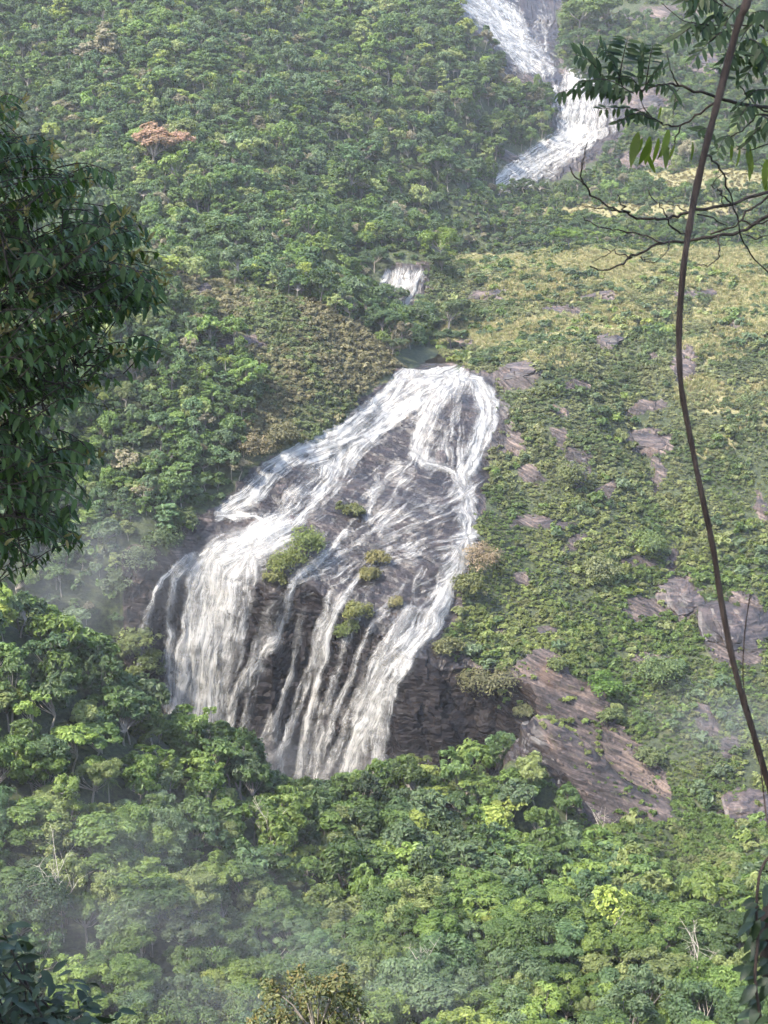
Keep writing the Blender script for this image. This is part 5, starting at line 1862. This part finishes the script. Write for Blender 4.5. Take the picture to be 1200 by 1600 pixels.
# ---- reddish treetop at the bottom edge
d = 38.0
bx, by = at(490, 1600, d)[0], d
base = np.array([bx, by, gz(bx, by)])
rtree = empty('reddish_treetop_tree', base, 'treetop with bronze and olive leaves rising at the bottom edge', 'tree')
g, w = Geo(), Geo()
topc = at(495, 1570, d)
w.tube(np.array([base - [0, 0, 0.4], (base + topc) / 2 + [0.3, 0, 0], topc - [0, 0, 1.2]]) - base, [0.20, 0.14, 0.07], 7)
for (a, b, rr_) in [(430, 1560, 26), (420, 1540, 16), (465, 1535, 26), (500, 1550, 30), (530, 1540, 28), (548, 1558, 24), (535, 1515, 12), (470, 1575, 30), (520, 1585, 34), (560, 1580, 20), (410, 1590, 18), (440, 1600, 30), (490, 1610, 34), (540, 1615, 34), (470, 1515, 10), (395, 1600, 14)]:
    C = at(a, b, d + 0.5 * rng.normal())
    R = rr_ * d / FPX
    w.tube(np.array([topc - [0, 0, 1.0], (topc + C) / 2 - [0, 0, 0.3], C]) - base, [0.035, 0.02, 0.008], 4)
    nn = int(70 * (rr_ / 20) ** 2)
    cards(g, C - base, R, int(nn * 1.5), 0.09, rng, flat=0.8, up=0.5, m=0, tint0=0.5)
    cards(g, C - base + np.array([0, 0, 0.08]), R, int(nn * 0.30), 0.08, rng, flat=0.8, up=1.2, m=1, tint0=0.45)
obj('trunk', w.mesh('trunk', M_BARK, True), rtree)
M_RED_LEAF = mat_leaf('olive_leaf', (0.090, 0.098, 0.036), transl=0.25, var=0.5)
obj('crown', g.mesh('crown', [M_RED_LEAF, M_FG_GOLD]), rtree)

# ---- tall tree beside the viewpoint, out of the picture, that keeps the foreground in shade
bx, by = -10.5, 4.0
base = np.array([bx, by, gz(bx, by)])
stree = empty('shade_tree', base, 'tall broad tree shading the viewpoint, outside the left edge', 'tree')
g, w = Geo(), Geo()
r2 = np.random.default_rng(5)
hz = -base[2] + 9.5
w.tube(np.array([[0, 0, -0.4], [0.2, 0.1, hz * 0.35], [0.6, 0.1, hz * 0.7], [1.2, 0.3, hz]]), [0.42, 0.34, 0.26, 0.12], 9)
for i in range(80):
    q = r2.normal(size=3)
    q /= np.linalg.norm(q)
    rad = 0.55 + 0.45 * r2.random()
    C = np.array([3.4, -0.9, hz]) + q * rad * np.array([7.0, 6.5, 4.0])
    w.tube(np.array([[0.8, 0.2, hz * 0.85], (C + np.array([0.8, 0.2, hz * 0.85])) / 2, C]), [0.10, 0.06, 0.02], 5)
    cards(g, C, 1.3, 50, 0.34, r2, flat=0.7, up=0.4, tint0=0.5)
obj('trunk', w.mesh('trunk', M_BARK, True), stree)
obj('crown', g.mesh('crown', M_RED_LEAF), stree)

# ------------------------------------------------------------------ air
def box_mesh(name, x0, x1, y0, y1, z0, z1, m):
    V = [(x, y, z) for z in (z0, z1) for y in (y0, y1) for x in (x0, x1)]
    F = [(0, 2, 3, 1), (4, 5, 7, 6), (0, 1, 5, 4), (2, 6, 7, 3), (0, 4, 6, 2), (1, 3, 7, 5)]
    return mesh_np(name, V, F, m)


def mat_haze(density):
    t = NT('thin_haze')
    v = t.n('VolumePrincipled')
    v.inputs['Color'].default_value = (0.90, 0.94, 1.0, 1)
    v.inputs['Density'].default_value = density
    v.inputs['Anisotropy'].default_value = 0.2
    t.l(v.outputs[0], t.out.inputs['Volume'])
    return t.mat


zmax = float(max(TP[..., 2].max(), 30)) + 5
zmin = float(TP[..., 2].min()) - 2
obj('haze', box_mesh('haze', -960, 960, -400, 1620, zmin, zmax, mat_haze(0.00008)), kind='stuff', label='thin bluish haze filling the valley')


def mat_mist(name, density, scale):
    t = NT(name)
    co = t.n('TexCoord').outputs['Object']
    ln = t.n('VectorMath', operation='LENGTH')
    t.l(co, ln.inputs[0])
    fall = t.rng(ln.outputs['Value'], 0.25, 1.0, 1.0, 0.0)
    nz = t.rng(t.noise(co, scale, 3, 0.5, 0.4), 0.36, 0.66)
    v = t.n('VolumePrincipled')
    v.inputs['Color'].default_value = (0.94, 0.96, 1.0, 1)
    t.l(t.math('MULTIPLY', t.math('MULTIPLY', fall, nz), density), v.inputs['Density'])
    t.l(v.outputs[0], t.out.inputs['Volume'])
    return t.mat


def ball_mesh(name, m):
    V, F = [], []
    nu, nv = 24, 12
    for j in range(nv + 1):
        ph = math.pi * j / nv
        for i in range(nu):
            th = 2 * math.pi * i / nu
            V.append((math.sin(ph) * math.cos(th), math.sin(ph) * math.sin(th), math.cos(ph)))
    for j in range(nv):
        for i in range(nu):
            k = (i + 1) % nu
            F.append((j * nu + i, (j + 1) * nu + i, (j + 1) * nu + k, j * nu + k))
    return mesh_np(name, V, F, m)


for a, b, d, r, den, lab in [
    (150, 1400, 232, (46, 26, 20), 0.0032, 'wisps of mist over the forest at the lower left'),
    (430, 1545, 205, (40, 18, 13), 0.005, 'faint mist above the treetops along the bottom edge'),
    (1130, 1140, 388, (28, 12, 17), 0.011, 'mist drifting on the lower right slope'),
    (140, 905, 384, (34, 14, 26), 0.009, 'spray rising in the gorge left of the falls'),
    (400, 1215, 374, (52, 9, 18), 0.013, 'spray at the foot of the falls'),
]:
    o = obj('mist', ball_mesh('mist', mat_mist('drifting_mist', den, 2.2)), loc=at(a, b, d), kind='stuff', label=lab)
    o.scale = r
